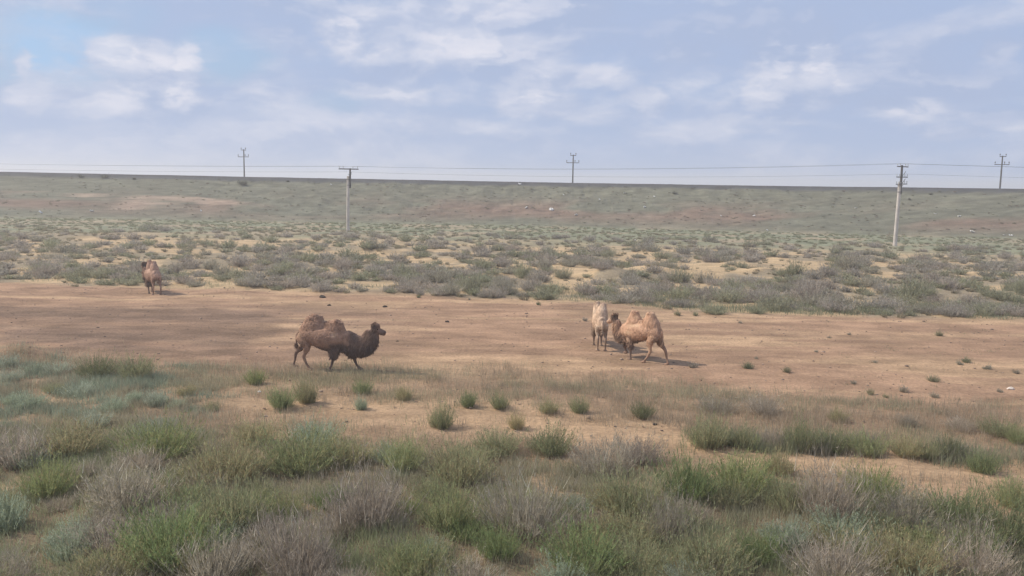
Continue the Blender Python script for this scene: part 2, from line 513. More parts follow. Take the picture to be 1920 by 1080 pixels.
def bush_mesh(name, seed, stems=300, twigs=14, tw=0.011, tlen=0.13, upright=0.5, green=(1, 1, 1), stem=(.8, .7, .6), lobes=5, rough=0.24, open_=0.0, pale=0):
    """dome bush about 2 wide and 1 high, of curved stems carrying fine twigs; uneven lobed outline"""
    r = np.random.default_rng(seed)
    lob = [(r.random() * 6.28, 0.55 + .45 * r.random(), .35 + .35 * r.random()) for _ in range(lobes)]
    az = r.random(stems) * 2 * np.pi
    sp = np.sqrt(r.random(stems)) * (1.25 - .35 * upright)
    env = np.zeros(stems)
    for a0, amp, wd in lob:
        dd = np.abs((az - a0 + np.pi) % (2 * np.pi) - np.pi)
        env = np.maximum(env, amp * np.exp(-(dd / (wd * 1.6)) ** 2))
    env = 0.42 + .58 * env
    L = env * (0.72 + .32 * r.random(stems)) * (1 + r.normal(0, rough, stems))
    b0 = np.stack([np.cos(az), np.sin(az), np.zeros(stems)], 1) * (np.sqrt(r.random(stems)) * .60 * sp)[:, None]
    el0 = np.pi / 2 - sp * 1.1
    out = np.stack([np.cos(az) * np.cos(el0), np.sin(az) * np.cos(el0), np.sin(el0)], 1)
    up = np.array([0, 0, 1.0])
    T = np.array([0, .3, .6, .85, 1.0])
    jit = r.normal(0, .05, (stems, 3))
    pts = []
    for t in T:
        q = b0 + out * (L * t)[:, None] + up * (L * t * t * .28 * (1 if upright > .3 else .5))[:, None] + jit * t
        q[:, 2] = np.maximum(q[:, 2], 0.0) * np.where(True, 1, 1)
        pts.append(q)
    pts = np.array(pts)
    zmax = np.percentile(pts[-1][:, 2], 96)
    pts[..., 2] /= zmax
    rmax = np.percentile(np.hypot(pts[-1][:, 0], pts[-1][:, 1]), 94)
    pts[..., :2] /= rmax
    Vs, Fs, Cs = [], [], []
    nv = 0

    def add(V, F, C):
        nonlocal nv
        Vs.append(V); Fs.append(F + nv); Cs.append(C); nv += len(V)
    for k in range(4):
        V, F = tris_from(pts[k], pts[k + 1], 0.007 if k < 2 else 0.005, rand_side(stems, r))
        cc_ = np.array(stem) * (0.8 + .4 * r.random((stems, 1)))
        add(V, F, np.repeat(cc_, 3, 0))
    n = stems * twigs
    si = np.repeat(np.arange(stems), twigs)
    tt = open_ + (1 - open_) * r.random(n) ** .7
    seg = np.clip(np.searchsorted(T, tt) - 1, 0, 3)
    fr = (tt - T[seg]) / (T[seg + 1] - T[seg])
    pb = pts[seg, si] * (1 - fr)[:, None] + pts[seg + 1, si] * fr[:, None]
    dr = pts[4, si] - pts[2, si]
    dr /= np.linalg.norm(dr, axis=1)[:, None] + 1e-6
    d = dr * .6 + r.normal(0, .55, (n, 3)) + up * .45
    d /= np.linalg.norm(d, axis=1)[:, None]
    ln = tlen * (.5 + r.random(n)) * (1.15 - .4 * tt)
    V, F = tris_from(pb, pb + d * ln[:, None], tw * (.7 + .6 * r.random(n)), rand_side(n, r))
    V[:, 2] = np.maximum(V[:, 2], -0.02)
    tone = (0.72 + .56 * r.random((stems, 1)))[si] * (0.85 + .3 * r.random((n, 1)))
    cc_ = np.array(green) * tone
    mixf = (r.random((n, 1)) < .18)
    cc_ = np.where(mixf, np.array(stem) * tone, cc_)
    add(V, F, np.repeat(cc_, 3, 0))
    if pale:
        # pale dead stalks sticking out of the bush
        a = r.random(pale) * 6.28; ra = r.random(pale) * .7
        pb = np.stack([np.cos(a) * ra * .5, np.sin(a) * ra * .5, np.zeros(pale)], 1)
        p1 = pb + np.stack([np.cos(a) * ra * .7, np.sin(a) * ra * .7, .5 + .4 * r.random(pale)], 1)
        p2 = p1 + np.stack([r.normal(0, .16, pale), r.normal(0, .16, pale), .15 + .3 * r.random(pale)], 1)
        for A, B, w_ in ((pb, p1, .009), (p1, p2, .007)):
            V, F = tris_from(A, B, w_, rand_side(pale, r))
            add(V, F, np.full((len(V), 3), 1.8))
    return np_mesh(name, np.concatenate(Vs), np.concatenate(Fs), np.clip(np.concatenate(Cs), 0, 3), M_plant)


# colours below are multiplied with the object's own colour
BUSH = {
    'green': [bush_mesh('green_bush', 100 + k, 420, 15, .0075, .12, .6, (1, 1.05, .9), (1.25, 1.05, .95)) for k in range(4)],
    'sage': [bush_mesh('sage_bush', 200 + k, 380, 18, .0095, .10, .75, (1, 1, 1), (1.1, 1.0, .9)) for k in range(3)],
    'dry': [bush_mesh('dry_shrub', 300 + k, 420, 12, .0060, .15, .4, (1, .97, .97), (1.15, 1.05, 1.0), rough=.28, pale=9) for k in range(4)],
    'far': [bush_mesh('far_shrub', 400 + k, 200, 12, .014, .17, .45, (1, 1, 1), (1.15, 1.05, 1.0), lobes=6) for k in range(5)],
    'low': [bush_mesh('small_tuft', 500 + k, 120, 12, .02, .22, .6, (1, 1, 1), (1.1, 1.0, .9)) for k in range(3)],
}
TINT = {
    'green': [(0.266, 0.299, 0.153), (0.254, 0.294, 0.169), (0.294, 0.316, 0.181), (0.271, 0.288, 0.181)],
    'vivid': [(0.226, 0.277, 0.141), (0.243, 0.282, 0.153)],
    'sage': [(0.350, 0.407, 0.299), (0.328, 0.379, 0.282), (0.362, 0.401, 0.316)],
    'olive': [(0.316, 0.305, 0.198), (0.339, 0.316, 0.203), (0.305, 0.311, 0.203)],
    'dry': [(0.379, 0.339, 0.271), (0.356, 0.322, 0.266), (0.390, 0.356, 0.288), (0.350, 0.328, 0.260)],
    'yellow': [(0.418, 0.379, 0.215)],
    'dark': [(0.198, 0.215, 0.130)],
    'fgrey': [(0.373, 0.333, 0.282), (0.395, 0.362, 0.311), (0.339, 0.322, 0.254), (0.362, 0.339, 0.288)],
    'fgreen': [(0.305, 0.311, 0.209), (0.322, 0.322, 0.226)],
}
COLORW = {'green': 'feathery green bush', 'vivid': 'vivid green bush', 'sage': 'pale blue green sagebrush', 'olive': 'olive brown bush',
          'dry': 'purplish dry shrub', 'yellow': 'straw yellow bush', 'dark': 'dark green bush', 'fgrey': 'grey scrub bush', 'fgreen': 'greenish scrub bush'}
NAMEW = {'green': 'green_bush', 'vivid': 'green_bush', 'sage': 'sagebrush', 'olive': 'olive_bush', 'dry': 'dry_shrub', 'yellow': 'straw_bush', 'dark': 'green_bush',
         'fgrey': 'scrub_bush', 'fgreen': 'scrub_bush'}
SRC = {'green': 'green', 'vivid': 'green', 'sage': 'sage', 'olive': 'green', 'dry': 'dry', 'yellow': 'dry', 'dark': 'green', 'fgrey': 'far', 'fgreen': 'far'}
PLANTS = []      # (object, zone, kind, px, py, w, h)


def plant(px, py, wpx, hpx, kind, zone, lowres=False):
    q = put(px, py)
    s = FPX / math.hypot(q[1], CAM_H - q[2])
    w, h_ = wpx / s, hpx / s
    src = SRC[kind]
    if lowres and src != 'far': src = 'far'
    if wpx < 26 and src == 'far': src = 'low'
    me = random.choice(BUSH[src])
    o = link(NAMEW[kind], me)
    o.location = (q[0], q[1], float(height(q[0], q[1])) - 0.02)
    o.rotation_euler = (0, 0, random.random() * 6.28)
    sx = w / 2
    o.scale = (sx, sx * random.uniform(.85, 1.1), h_)
    tn = random.choice(TINT[kind]); v = random.uniform(.9, 1.12)
    o.color = (tn[0] * v, tn[1] * v, tn[2] * v, 1)
    PLANTS.append([o, zone, kind, px, py, w, h_])
    return o


# bushes one can pick out in the photograph: place of the foot, width and height as seen
ROW = [(180, 706, 95, 42, 'dark'), (252, 708, 100, 46, 'olive'), (478, 720, 52, 32, 'green'), (530, 764, 76, 46, 'green'), (575, 755, 60, 50, 'olive'),
       (677, 768, 38, 28, 'sage'), (680, 738, 48, 30, 'green'), (757, 750, 42, 30, 'olive'), (826, 802, 66, 52, 'green'), (878, 762, 38, 34, 'green'),
       (937, 765, 46, 34, 'green'), (968, 803, 44, 36, 'yellow'), (1028, 773, 50, 30, 'olive'), (1086, 774, 50, 36, 'green'), (1207, 783, 56, 34, 'dark'),
       (1326, 836, 105, 66, 'olive'), (1395, 838, 80, 50, 'olive'), (1500, 842, 90, 66, 'green'), (1560, 846, 80, 48, 'dark'), (1628, 850, 90, 46, 'green'),
       (1700, 853, 84, 42, 'olive'), (1782, 860, 60, 50, 'dark'), (1842, 886, 66, 50, 'green'), (1740, 857, 60, 36, 'olive'), (1455, 840, 70, 40, 'dry'),
       (1570, 792, 44, 34, 'olive'), (1702, 800, 40, 28, 'dry'), (1872, 815, 96, 38, 'olive'), (1800, 806, 70, 26, 'dry'), (1430, 775, 90, 40, 'dry'), (1345, 772, 90, 34, 'dry'),
       (1910, 830, 60, 36, 'green')]
SAGE = [(58, 766, 80, 34, 'sage'), (22, 758, 40, 24, 'sage'), (150, 742, 60, 26, 'sage'), (212, 774, 66, 34, 'sage'), (250, 752, 40, 22, 'sage'), (292, 760, 56, 30, 'sage'),
        (350, 740, 50, 22, 'olive'), (110, 700, 60, 24, 'sage'), (60, 700, 50, 22, 'sage'), (20, 715, 50, 26, 'sage'), (395, 770, 46, 20, 'olive'), (180, 800, 70, 34, 'sage'),
        (10, 690, 60, 30, 'sage'), (330, 765, 40, 20, 'sage'), (100, 735, 50, 20, 'olive')]
PAN = [(1403, 691, 27, 15, 'dark'), (1475, 698, 20, 12, 'olive'), (1300, 689, 24, 12, 'dry'), (1418, 673, 10, 6, 'dry'), (1640, 680, 12, 6, 'dry'), (1800, 684, 16, 10, 'dry'),
       (1812, 680, 22, 12, 'olive'), (1850, 692, 24, 10, 'dry'), (1750, 715, 28, 14, 'olive'), (1632, 740, 20, 14, 'olive'), (1695, 735, 22, 14, 'dry'), (1752, 745, 24, 12, 'dry'),
       (1760, 630, 18, 12, 'olive'), (1270, 591, 18, 10, 'olive'), (1304, 592, 14, 9, 'olive'), (1388, 606, 10, 6, 'dry'), (1555, 634, 12, 5, 'dry'), (1592, 628, 10, 6, 'dry'),
       (1097, 602, 12, 8, 'dry'), (1010, 572, 12, 8, 'dark'), (785, 558, 12, 8, 'dark'), (880, 562, 8, 5, 'dry'), (1600, 720, 14, 8, 'dry'), (1530, 660, 10, 5, 'dry'),
       (1905, 700, 16, 9, 'dry'), (1875, 735, 16, 8, 'dry'), (1660, 745, 16, 9, 'olive')]
NEAR = [(8, 992, 110, 75, 'sage'), (125, 1048, 90, 56, 'sage'), (320, 1050, 240, 110, 'vivid'), (90, 925, 130, 70, 'green'), (235, 950, 190, 90, 'dry'), (440, 985, 180, 90, 'olive'),
        (560, 1075, 200, 120, 'dry'), (690, 985, 180, 110, 'dry'), (780, 1080, 160, 80, 'green'), (935, 1042, 110, 62, 'vivid'), (985, 1000, 210, 110, 'dry'), (1100, 1068, 190, 90, 'vivid'),
        (1185, 960, 150, 90, 'olive'), (1290, 932, 140, 84, 'vivid'), (1130, 890, 150, 70, 'dry'), (860, 900, 160, 76, 'olive'), (760, 880, 120, 70, 'green'), (560, 880, 170, 80, 'green'),
        (420, 905, 180, 90, 'olive'), (300, 855, 170, 72, 'green'), (130, 850, 170, 66, 'olive'), (30, 870, 150, 70, 'dry'), (1030, 850, 110, 56, 'green'), (930, 850, 110, 50, 'olive'),
        (1390, 920, 150, 76, 'green'), (1480, 955, 130, 70, 'olive'), (1550, 970, 160, 110, 'dry'), (1630, 935, 130, 70, 'green'), (1700, 985, 190, 70, 'dry'), (1800, 990, 150, 90, 'green'),
        (1890, 1020, 150, 100, 'dark'), (1420, 1050, 110, 60, 'vivid'), (1330, 1075, 180, 90, 'olive'), (1560, 1085, 200, 90, 'dry'), (1700, 1075, 170, 90, 'olive'), (1830, 1085, 160, 80, 'dry'),
        (1250, 1010, 130, 80, 'dry'), (650, 870, 120, 60, 'olive'), (1200, 865, 120, 50, 'dry'), (840, 985, 140, 80, 'green'), (210, 1080, 160, 70, 'olive'), (20, 1085, 130, 60, 'dry'),
        (1460, 885, 90, 46, 'olive'), (480, 830, 120, 50, 'olive'), (590, 830, 110, 46, 'sage'), (400, 1090, 170, 90, 'dry'), (1900, 950, 110, 60, 'green'), (1560, 1020, 110, 40, 'olive')]
for a in ROW: plant(*a, 'row')
for a in SAGE: plant(*a, 'sage')
for a in PAN: plant(*a, 'pan', True)
for a in NEAR: plant(*a, 'near')

# more bushes between them, kept apart from one another, absent from the bare patches
BARE = [(40, 1020, 70, 26), (870, 1052, 70, 26), (1440, 992, 90, 22), (1800, 940, 60, 10), (1830, 900, 120, 24), (1360, 860, 120, 14), (600, 1070, 40, 16)]
taken = [(p_[3], p_[4], p_[5] * 40) for p_ in PLANTS]
cnt = 0; tries = 0
r_ = random.Random(3)
while cnt < 165 and tries < 6000:
    tries += 1
    px = r_.uniform(-330, 2250); py = 765 + (1190 - 765) * r_.random() ** .9
    q = unproj(px, py)
    if q[1] > np.interp(q[0], FX, FY) - .2: continue
    if any(((px - a) / b_) ** 2 + ((py - c_) / d_) ** 2 < 1 for a, c_, b_, d_ in BARE): continue
    s = FPX / math.hypot(q[1], CAM_H)
    w = r_.uniform(.8, 1.7)
    if any(abs(px - a) < 0.27 * w * s and abs(py - b_) < 0.095 * w * s for a, b_, c_ in taken): continue
    patch = fbm(np.array(q[0] / 2.5), np.array(q[1] / 2.0), 140)
    if patch > .54: kind = r_.choice(['green', 'green', 'olive', 'vivid'])
    elif patch < .42: kind = r_.choice(['dry', 'dry', 'olive', 'sage'])
    else: kind = r_.choice(['green', 'olive', 'dry', 'sage', 'olive'])
    if py < 800 and px < 500: kind = r_.choice(['sage', 'sage', 'olive'])
    plant(px, py, w * s, w * s * r_.uniform(.30, .46), kind, 'near')
    taken.append((px, py, w * 40)); cnt += 1

# far scrub band
HANDFAR = [(80, 518, 46, 26), (158, 520, 48, 26), (185, 522, 40, 22), (205, 521, 36, 24), (330, 512, 30, 22), (395, 505, 44, 24), (450, 500, 50, 26), (530, 510, 50, 24), (455, 535, 40, 16),
           (560, 535, 60, 24), (640, 505, 50, 24), (712, 515, 40, 22), (820, 530, 70, 34), (760, 540, 50, 24), (905, 505, 46, 24), (945, 500, 40, 20), (980, 522, 44, 36), (1020, 505, 40, 26),
           (885, 548, 60, 36), (945, 552, 60, 34), (1055, 522, 44, 24), (1070, 500, 40, 20), (1100, 552, 60, 26), (1180, 528, 44, 28), (1275, 530, 60, 32), (1255, 528, 40, 24), (1320, 526, 50, 24),
           (1195, 562, 80, 34), (1270, 560, 70, 30), (1365, 565, 80, 32), (1330, 492, 50, 20), (1370, 545, 60, 26), (1490, 515, 44, 30), (1515, 562, 100, 40), (1450, 580, 90, 30), (1555, 582, 70, 26),
           (1550, 522, 50, 26), (1590, 505, 60, 34), (1630, 538, 60, 26), (1710, 560, 80, 40), (1745, 530, 50, 26), (1640, 580, 70, 26), (1725, 490, 44, 18), (1850, 508, 60, 24), (1890, 548, 30, 26),
           (1915, 550, 40, 36), (1810, 572, 36, 24), (1700, 585, 60, 20), (1840, 590, 80, 24), (1900, 592, 60, 22), (1780, 592, 50, 18), (1210, 590, 0, 0), (1030, 550, 60, 24), (990, 545, 40, 20),
           (1420, 588, 44, 16), (1340, 588, 60, 20), (655, 447, 44, 16), (580, 490, 50, 22), (500, 470, 50, 20), (900, 473, 40, 16), (960, 470, 44, 16), (1140, 482, 44, 18), (1240, 485, 50, 18)]
for a in HANDFAR:
    if a[2]: plant(*a, r_.choice(['fgrey', 'fgrey', 'fgreen']), 'far')
cnt = 0; tries = 0
taken = [(p_[3], p_[4], p_[5]) for p_ in PLANTS if p_[1] == 'far']
extra = []
while cnt < 1200 and tries < 30000:
    tries += 1
    px = r_.uniform(-250, 2170); py = 425 + 170 * r_.random() ** .8
    q = unproj(px, py)
    if q[1] < np.interp(q[0], CX, CY) + .5 or q[1] > foot_y(q[0]) - 26: continue
    dn = fbm(np.array(q[0] / 4.5), np.array(q[1] / 3.2), 88)          # the sandy gaps of the soil stay bare
    if dn > .54 and r_.random() < .8: continue
    if any(((px - a) / 45) ** 2 + ((py - b_) / 13) ** 2 < 1 for a, b_ in ((1140, 517), (1350, 512), (1420, 512), (1300, 505), (1620, 560), (1790, 555), (1870, 560), (1500, 500), (400, 490), (60, 495), (150, 450))) and r_.random() < .9: continue
    w = r_.uniform(.8, 2.4)
    s = FPX / math.hypot(q[1], CAM_H)
    if any(abs(px - a) < 0.33 * w * s and abs(py - b_) < 0.10 * w * s for a, b_, c_ in taken): continue
    taken.append((px, py, w)); cnt += 1
    extra.append((px, py, w * s, w * s * r_.uniform(.26, .42)))
extra.sort(key=lambda e: -e[2])
_in = [e for e in extra if -20 < e[0] < 1940]
extra = _in[:105] + [e for e in extra if e not in _in[:105]]
for a in extra[:105]: plant(*a, r_.choice(['fgrey', 'fgrey', 'fgrey', 'fgreen']), 'far')


def merged_tufts(spots, srcs, r):
    """one mesh of many small tufts; spots = rows (x, y, z, w, h, color)"""
    Vs, Fs, Cs = [], [], []; nv = 0
    cache = []
    for me in srcs:
        V = np.empty(len(me.vertices) * 3, np.float32); me.vertices.foreach_get('co', V)
        C = np.empty(len(me.vertices) * 4, np.float32); me.color_attributes['Col'].data.foreach_get('color', C)
        cache.append((V.reshape(-1, 3), C.reshape(-1, 4)[:, :3]))
    for (x, y, z, w, h_, cl_) in spots:
        V, C = cache[r.integers(len(cache))]
        a = r.random() * 6.28; ca, sa = math.cos(a), math.sin(a)
        Q = np.empty_like(V)
        Q[:, 0] = (V[:, 0] * ca - V[:, 1] * sa) * w / 2 + x
        Q[:, 1] = (V[:, 0] * sa + V[:, 1] * ca) * w / 2 + y
        Q[:, 2] = V[:, 2] * h_ + z
        Vs.append(Q); Cs.append(C * np.array(cl_)); Fs.append(np.arange(len(V)).reshape(-1, 3) + nv); nv += len(V)
    return np.concatenate(Vs), np.concatenate(Fs), np.concatenate(Cs)


LOWM = [bush_mesh('tuft_source', 600 + k, 34, 9, .045, .30, .6, (1, 1, 1), (1.1, 1, .9)) for k in range(4)]
MIDM = [bush_mesh('scrub_source', 620 + k, 90, 12, .032, .20, .45, (1, 1, 1), (1.1, 1, .9)) for k in range(4)]
spots = []
for px, py, wp, hp in extra[105:]:
    q = put(px, py); s = FPX / math.hypot(q[1], CAM_H)
    tn = np.array(random.choice(TINT['fgrey'] + TINT['fgreen']))
    spots.append((q[0], q[1], float(height(q[0], q[1])) - .03, wp / s, hp / s, tn))
V, F, C = merged_tufts(spots, MIDM, rng)
o = link('scrub_cover', np_mesh('scrub_cover', V, F, C, M_grass)); tag(o, 'low grey scrub merging into a mass beyond the clay pan', 'scrub', kind='stuff')

# low herbs: far band floor, green strip and embankment
spots = []
n = 19000
X = rng.uniform(-140, 145, n); Y = 48 + rng.random(n) ** .85 * 130
Z = height(X, Y); PX, PY = project(np.stack([X, Y, Z], 1))
dn = fbm(X / 4.5, Y / 3.2, 88); fyv = foot_y(X); clv = np.interp(X, CX, CY)
en = fbm(X / 5, Y / 3, 150)
for k in range(n):
    if not (-250 < PX[k] < 2170) or Y[k] < clv[k] - .5 or Y[k] > fyv[k] + 22.5: continue
    x, y = X[k], Y[k]
    if y < fyv[k] - 26:
        if dn[k] > .50 and rng.random() < .6: continue
        w = rng.uniform(.35, .9); tn = np.array([.33, .295, .205]) * rng.uniform(.8, 1.2)
        h_ = w * .42
    elif y < fyv[k]:
        w = rng.uniform(.4, 1.0); tn = (np.array([.28, .295, .19]) if en[k] > .45 else np.array([.32, .295, .21])) * rng.uniform(.85, 1.15); h_ = w * .3
    else:
        if rng.random() < .6: continue
        w = rng.uniform(.35, .9); tn = (np.array([.21, .215, .145]) if en[k] > .47 else np.array([.25, .20, .155])) * rng.uniform(.8, 1.2); h_ = w * .20
    spots.append((x, y, Z[k] - .02, w, h_, tn))
V, F, C = merged_tufts(spots, LOWM, rng)
o = link('low_herbs', np_mesh('low_herbs', V, F, C, M_grass)); tag(o, 'low grey green herbs over the far flat and the embankment', 'ground cover', kind='stuff')


# dry grass: strip beyond the track, cover between the foreground bushes
def grass(name, X, Y, hgt, wid, colr, per=9, spread=.10):
    X = np.repeat(X, per) + rng.normal(0, spread, len(X) * per); Y = np.repeat(Y, per) + rng.normal(0, spread, len(Y) * per)
    n = len(X)
    Hh = np.repeat(hgt, per) * rng.uniform(.45, 1.1, n)
    Z = height(X, Y) - .01
    b0 = np.stack([X, Y, Z], 1)
    lean = rng.normal(0, .28, (n, 2)) * Hh[:, None]
    mid = b0 + np.concatenate([lean * .35, Hh[:, None] * .55], 1)
    tip = b0 + np.concatenate([lean, Hh[:, None]], 1)
    sd = rand_side(n, rng)
    w = np.repeat(wid, per) * rng.uniform(.7, 1.3, n)
    V = np.stack([b0 - sd * w[:, None], b0 + sd * w[:, None], mid + sd * w[:, None] * .7, mid - sd * w[:, None] * .7, tip], 1).reshape(-1, 3)
    k = np.arange(n)[:, None] * 5
    F = np.concatenate([k + [0, 1, 2], k + [0, 2, 3], k + [3, 2, 4]])
    C = np.repeat(np.repeat(colr, per, 0) * rng.uniform(.8, 1.2, (n, 1)), 5, 0)
    return link(name, np_mesh(name, V, F, C, M_grass))


n = 66000
X = rng.uniform(-28, 38, n); Y = rng.uniform(20, 37, n)
PX, PY = project(np.stack([X, Y, np.zeros(n)], 1))
gr = np.interp(X, GX, GY); tr = np.interp(X, TX, TY); fo = np.interp(X, FX, FY)
dens = sst(gr - Y, -1.6, 2.2) * (1 - .95 * np.exp(-((Y - tr + .5) / 1.9) ** 2)) * sst(Y - fo, -.5, .5)
dens *= 0.35 + 1.0 * sst(fbm(X / 2.2, Y / 1.4, 160), .38, .6)
keep = (rng.random(n) < dens * .6) & (PX > -350) & (PX < 2270)
X, Y = X[keep], Y[keep]
pn = fbm(X / 3, Y / 2, 161)[:, None]
cl_ = np.where(pn > .5, np.array([[.40, .325, .235]]), np.array([[.36, .325, .22]]))
o = grass('dry_grass', X, Y, rng.uniform(.14, .42, len(X)), np.full(len(X), .0045), cl_, 11, .13)
tag(o, 'thin dry grass strip between the track and the clay pan', 'grass', kind='stuff')

n = 100000
X = rng.uniform(-22, 23, n); Y = rng.uniform(11.5, 30, n)
PX, PY = project(np.stack([X, Y, np.zeros(n)], 1))
fo = np.interp(X, FX, FY)
dens = sst(fo - Y, -.3, 1.2) * (0.28 + sst(fbm(X / 1.4, Y / 1.0, 170), .42, .62))
for a, c_, b_, d_ in BARE:
    dens *= 1 - .85 * np.exp(-((PX - a) / b_) ** 2 - ((PY - c_) / d_) ** 2)
keep = (rng.random(n) < dens * .75) & (PX > -350) & (PX < 2270)
X, Y = X[keep], Y[keep]
pn = fbm(X / 2, Y / 1.6, 171)[:, None]; pr = rng.random(len(X))[:, None]
cl_ = np.where(pn > .52, np.array([[.29, .32, .18]]), np.array([[.38, .34, .24]]))
cl_ = np.where(pr < .45, np.array([[.30, .295, .19]]), cl_)
o = grass('steppe_grass', X, Y, rng.uniform(.10, .40, len(X)), np.full(len(X), .0048), cl_, 13, .12)
tag(o, 'tangled grass and herbs filling the ground between the foreground bushes', 'grass', kind='stuff')

n = 26000
X = rng.uniform(2, 22, n); Y = rng.uniform(20, 30, n)
PX, PY = project(np.stack([X, Y, np.zeros(n)], 1))
cy = np.interp(PX, [1250, 1300, 1500, 1700, 1850, 1960], [832, 828, 838, 846, 860, 868])
dens = np.exp(-((PY - cy) / 13.0) ** 2) * sst(PX, 1265, 1300) * (1 - sst(PX, 1800, 1960) * .6) * (.08 + .9 * sst(fbm(X / 1.0, Y / .9, 180), .40, .62))
keep = rng.random(n) < dens
X, Y = X[keep], Y[keep]
pn = fbm(X / 1.5, Y / 1.2, 181)[:, None]
o = grass('tall_grass', X, Y, rng.uniform(.2, .5, len(X)) * (.6 + 1.1 * fbm(X / 1.3, Y / 1.1, 183)), np.full(len(X), .005), np.where(pn > .48, np.array([[.25, .265, .165]]), np.array([[.31, .285, .215]])), 12, .13)
tag(o, 'tall grey green growth joining the bushes beyond the sandy track', 'grass', kind='stuff')

n = 30000
X = rng.uniform(-35, 45, n); Y = rng.uniform(42, 62, n)
PX, PY = project(np.stack([X, Y, np.zeros(n)], 1))
cl0 = np.interp(X, CX, CY)
dens = sst(Y - cl0, -.6, .8) * (1 - sst(Y - cl0, 3.5, 7)) * (.12 + .88 * sst(PX, 900, 1250)) * sst(fbm(X / 3, Y / 1.6, 190), .32, .55)
keep = rng.random(n) < dens * .7
X, Y = X[keep], Y[keep]
o = grass('green_fringe', X, Y, rng.uniform(.2, .5, len(X)), np.full(len(X), .010), np.tile([[.25, .265, .175]], (len(X), 1)), 9, .2)
tag(o, 'grey green fringe of low growth along the far edge of the clay', 'grass', kind='stuff')

n = 30000
X = rng.uniform(-24, -4, n); Y = rng.uniform(23, 36, n)
PX, PY = project(np.stack([X, Y, np.zeros(n)], 1))
dens = (1 - sst(PX, 300, 470)) * sst(PY, 668, 700) * (1 - sst(PY, 800, 830)) * (.06 + .9 * sst(fbm(X / 1.3, Y / .9, 200), .44, .62))
keep = (rng.random(n) < dens * .9) & (PX > -60)
X, Y = X[keep], Y[keep]
pn = fbm(X / 1.6, Y / 1.2, 201)[:, None]
o = grass('sage_cover', X, Y, rng.uniform(.1, .38, len(X)), np.full(len(X), .006), np.where(pn > .47, np.array([[.28, .32, .235]]), np.array([[.33, .30, .21]])), 12, .12)
tag(o, 'pale sage green ground cover at the left before the clay', 'ground cover', kind='stuff')

n = 9000
X = rng.uniform(-30, 40, n); Y = rng.uniform(28, 56, n)
cl0 = np.interp(X, CX, CY)
dens = (Y < cl0) * (.04 + .5 * sst(X, 6, 22)) * sst(fbm(X / 3.5, Y / 2, 210), .48, .66)
keep = rng.random(n) < dens
X, Y = X[keep], Y[keep]
o = grass('clay_stubble', X, Y, rng.uniform(.05, .16, len(X)), np.full(len(X), .007), np.tile([[.30, .27, .17]], (len(X), 1)), 9, .12)
tag(o, 'sparse dry stubble on the bare clay', 'grass', kind='stuff')

# ------------------------------------------------------------------ clods and stones of the clay pan
n = 2600
X = rng.uniform(-34, 40, n); Y = 24 + rng.random(n) * 34
keep = (Y < np.interp(X, CX, CY) + 1) & (Y > np.interp(X, FX, FY))
X, Y = X[keep], Y[keep]
Vs, Fs, Cs = [], [], []; nv = 0
bm = bmesh.new(); bmesh.ops.create_icosphere(bm, subdivisions=1, radius=1); iv = np.array([v.co[:] for v in bm.verts]); fi = np.array([[v.index for v in f.verts] for f in bm.faces]); bm.free()
for x, y in zip(X, Y):
    s = rng.uniform(.012, .045) * (1.8 if rng.random() < .04 else 1)
    V = iv * (1 + rng.normal(0, .18, (len(iv), 1))) * s * np.array([rng.uniform(.8, 1.6), 1, .6]) + np.array([x, y, float(height(x, y)) + s * .25])
    Vs.append(V); Fs.append(fi + nv); nv += len(V)
    Cs.append(np.tile(np.array([.27, .2, .155]) * rng.uniform(.55, 1.3), (len(V), 1)))
o = link('pebbles', np_mesh('pebbles', np.concatenate(Vs), np.concatenate(Fs), np.concatenate(Cs), M_stone)); tag(o, 'small clods and pebbles scattered over the clay', 'pebbles', kind='stuff')


def rough_lump(name, px, py, wpx, colr, mat, squash=.55, seed=0):
    q = put(px, py); s = FPX / math.hypot(q[1], CAM_H); w = wpx / s / 2
    r = np.random.default_rng(seed + int(px))
    bm = bmesh.new(); bmesh.ops.create_icosphere(bm, subdivisions=2, radius=1)
    for v in bm.verts:
        d = Vector(r.normal(0, .13, 3))
        v.co = Vector(((v.co.x + d.x) * w, (v.co.y + d.y) * w * .7, (v.co.z + d.z) * w * squash + w * squash * .5))
    me = bpy.data.meshes.new(name); bm.to_mesh(me); bm.free()
    a = me.color_attributes.new("Col", 'FLOAT_COLOR', 'POINT')
    a.data.foreach_set('color', np.tile([*colr, 1.0], (len(me.vertices), 1)).ravel().astype(np.float32))
    me.materials.append(mat)
    o = link(name, me); o.location = (q[0], q[1], float(height(q[0], q[1])) - .01)
    return o


for px, py, w, lab in [(838, 604, 9, 'dark dung lump on bare clay beyond and right of the dark brown camel'), (1190, 664, 0, ''), (617, 573, 7, 'small dark dung lump on clay above the humps of the dark camel'),
                       (722, 576, 9, 'dark flat dung lump on clay above the head of the dark camel'), (605, 558, 12, 'brown clod at the far edge of clay, left of middle'),
                       (722, 575, 0, ''), (1228, 796, 9, 'dark clod lying on the sandy track near the middle of the photograph'), (745, 640, 5, 'tiny dark clod on clay just right of the dark camel muzzle')]:
    if w: tag(rough_lump('dung_lump', px, py, w, (.07, .055, .045), M_stone), lab, 'dung', 'dung lumps on the clay')
tag(rough_lump('white_stone', 1895, 730, 13, (.62, .55, .48), M_stone), 'whitish stone lying on clay at the right edge of the photograph', 'stone')
tag(rough_lump('white_stone', 486, 735, 7, (.7, .68, .62), M_stone), 'tiny white stone on the sandy gap behind the left foreground bushes', 'stone')


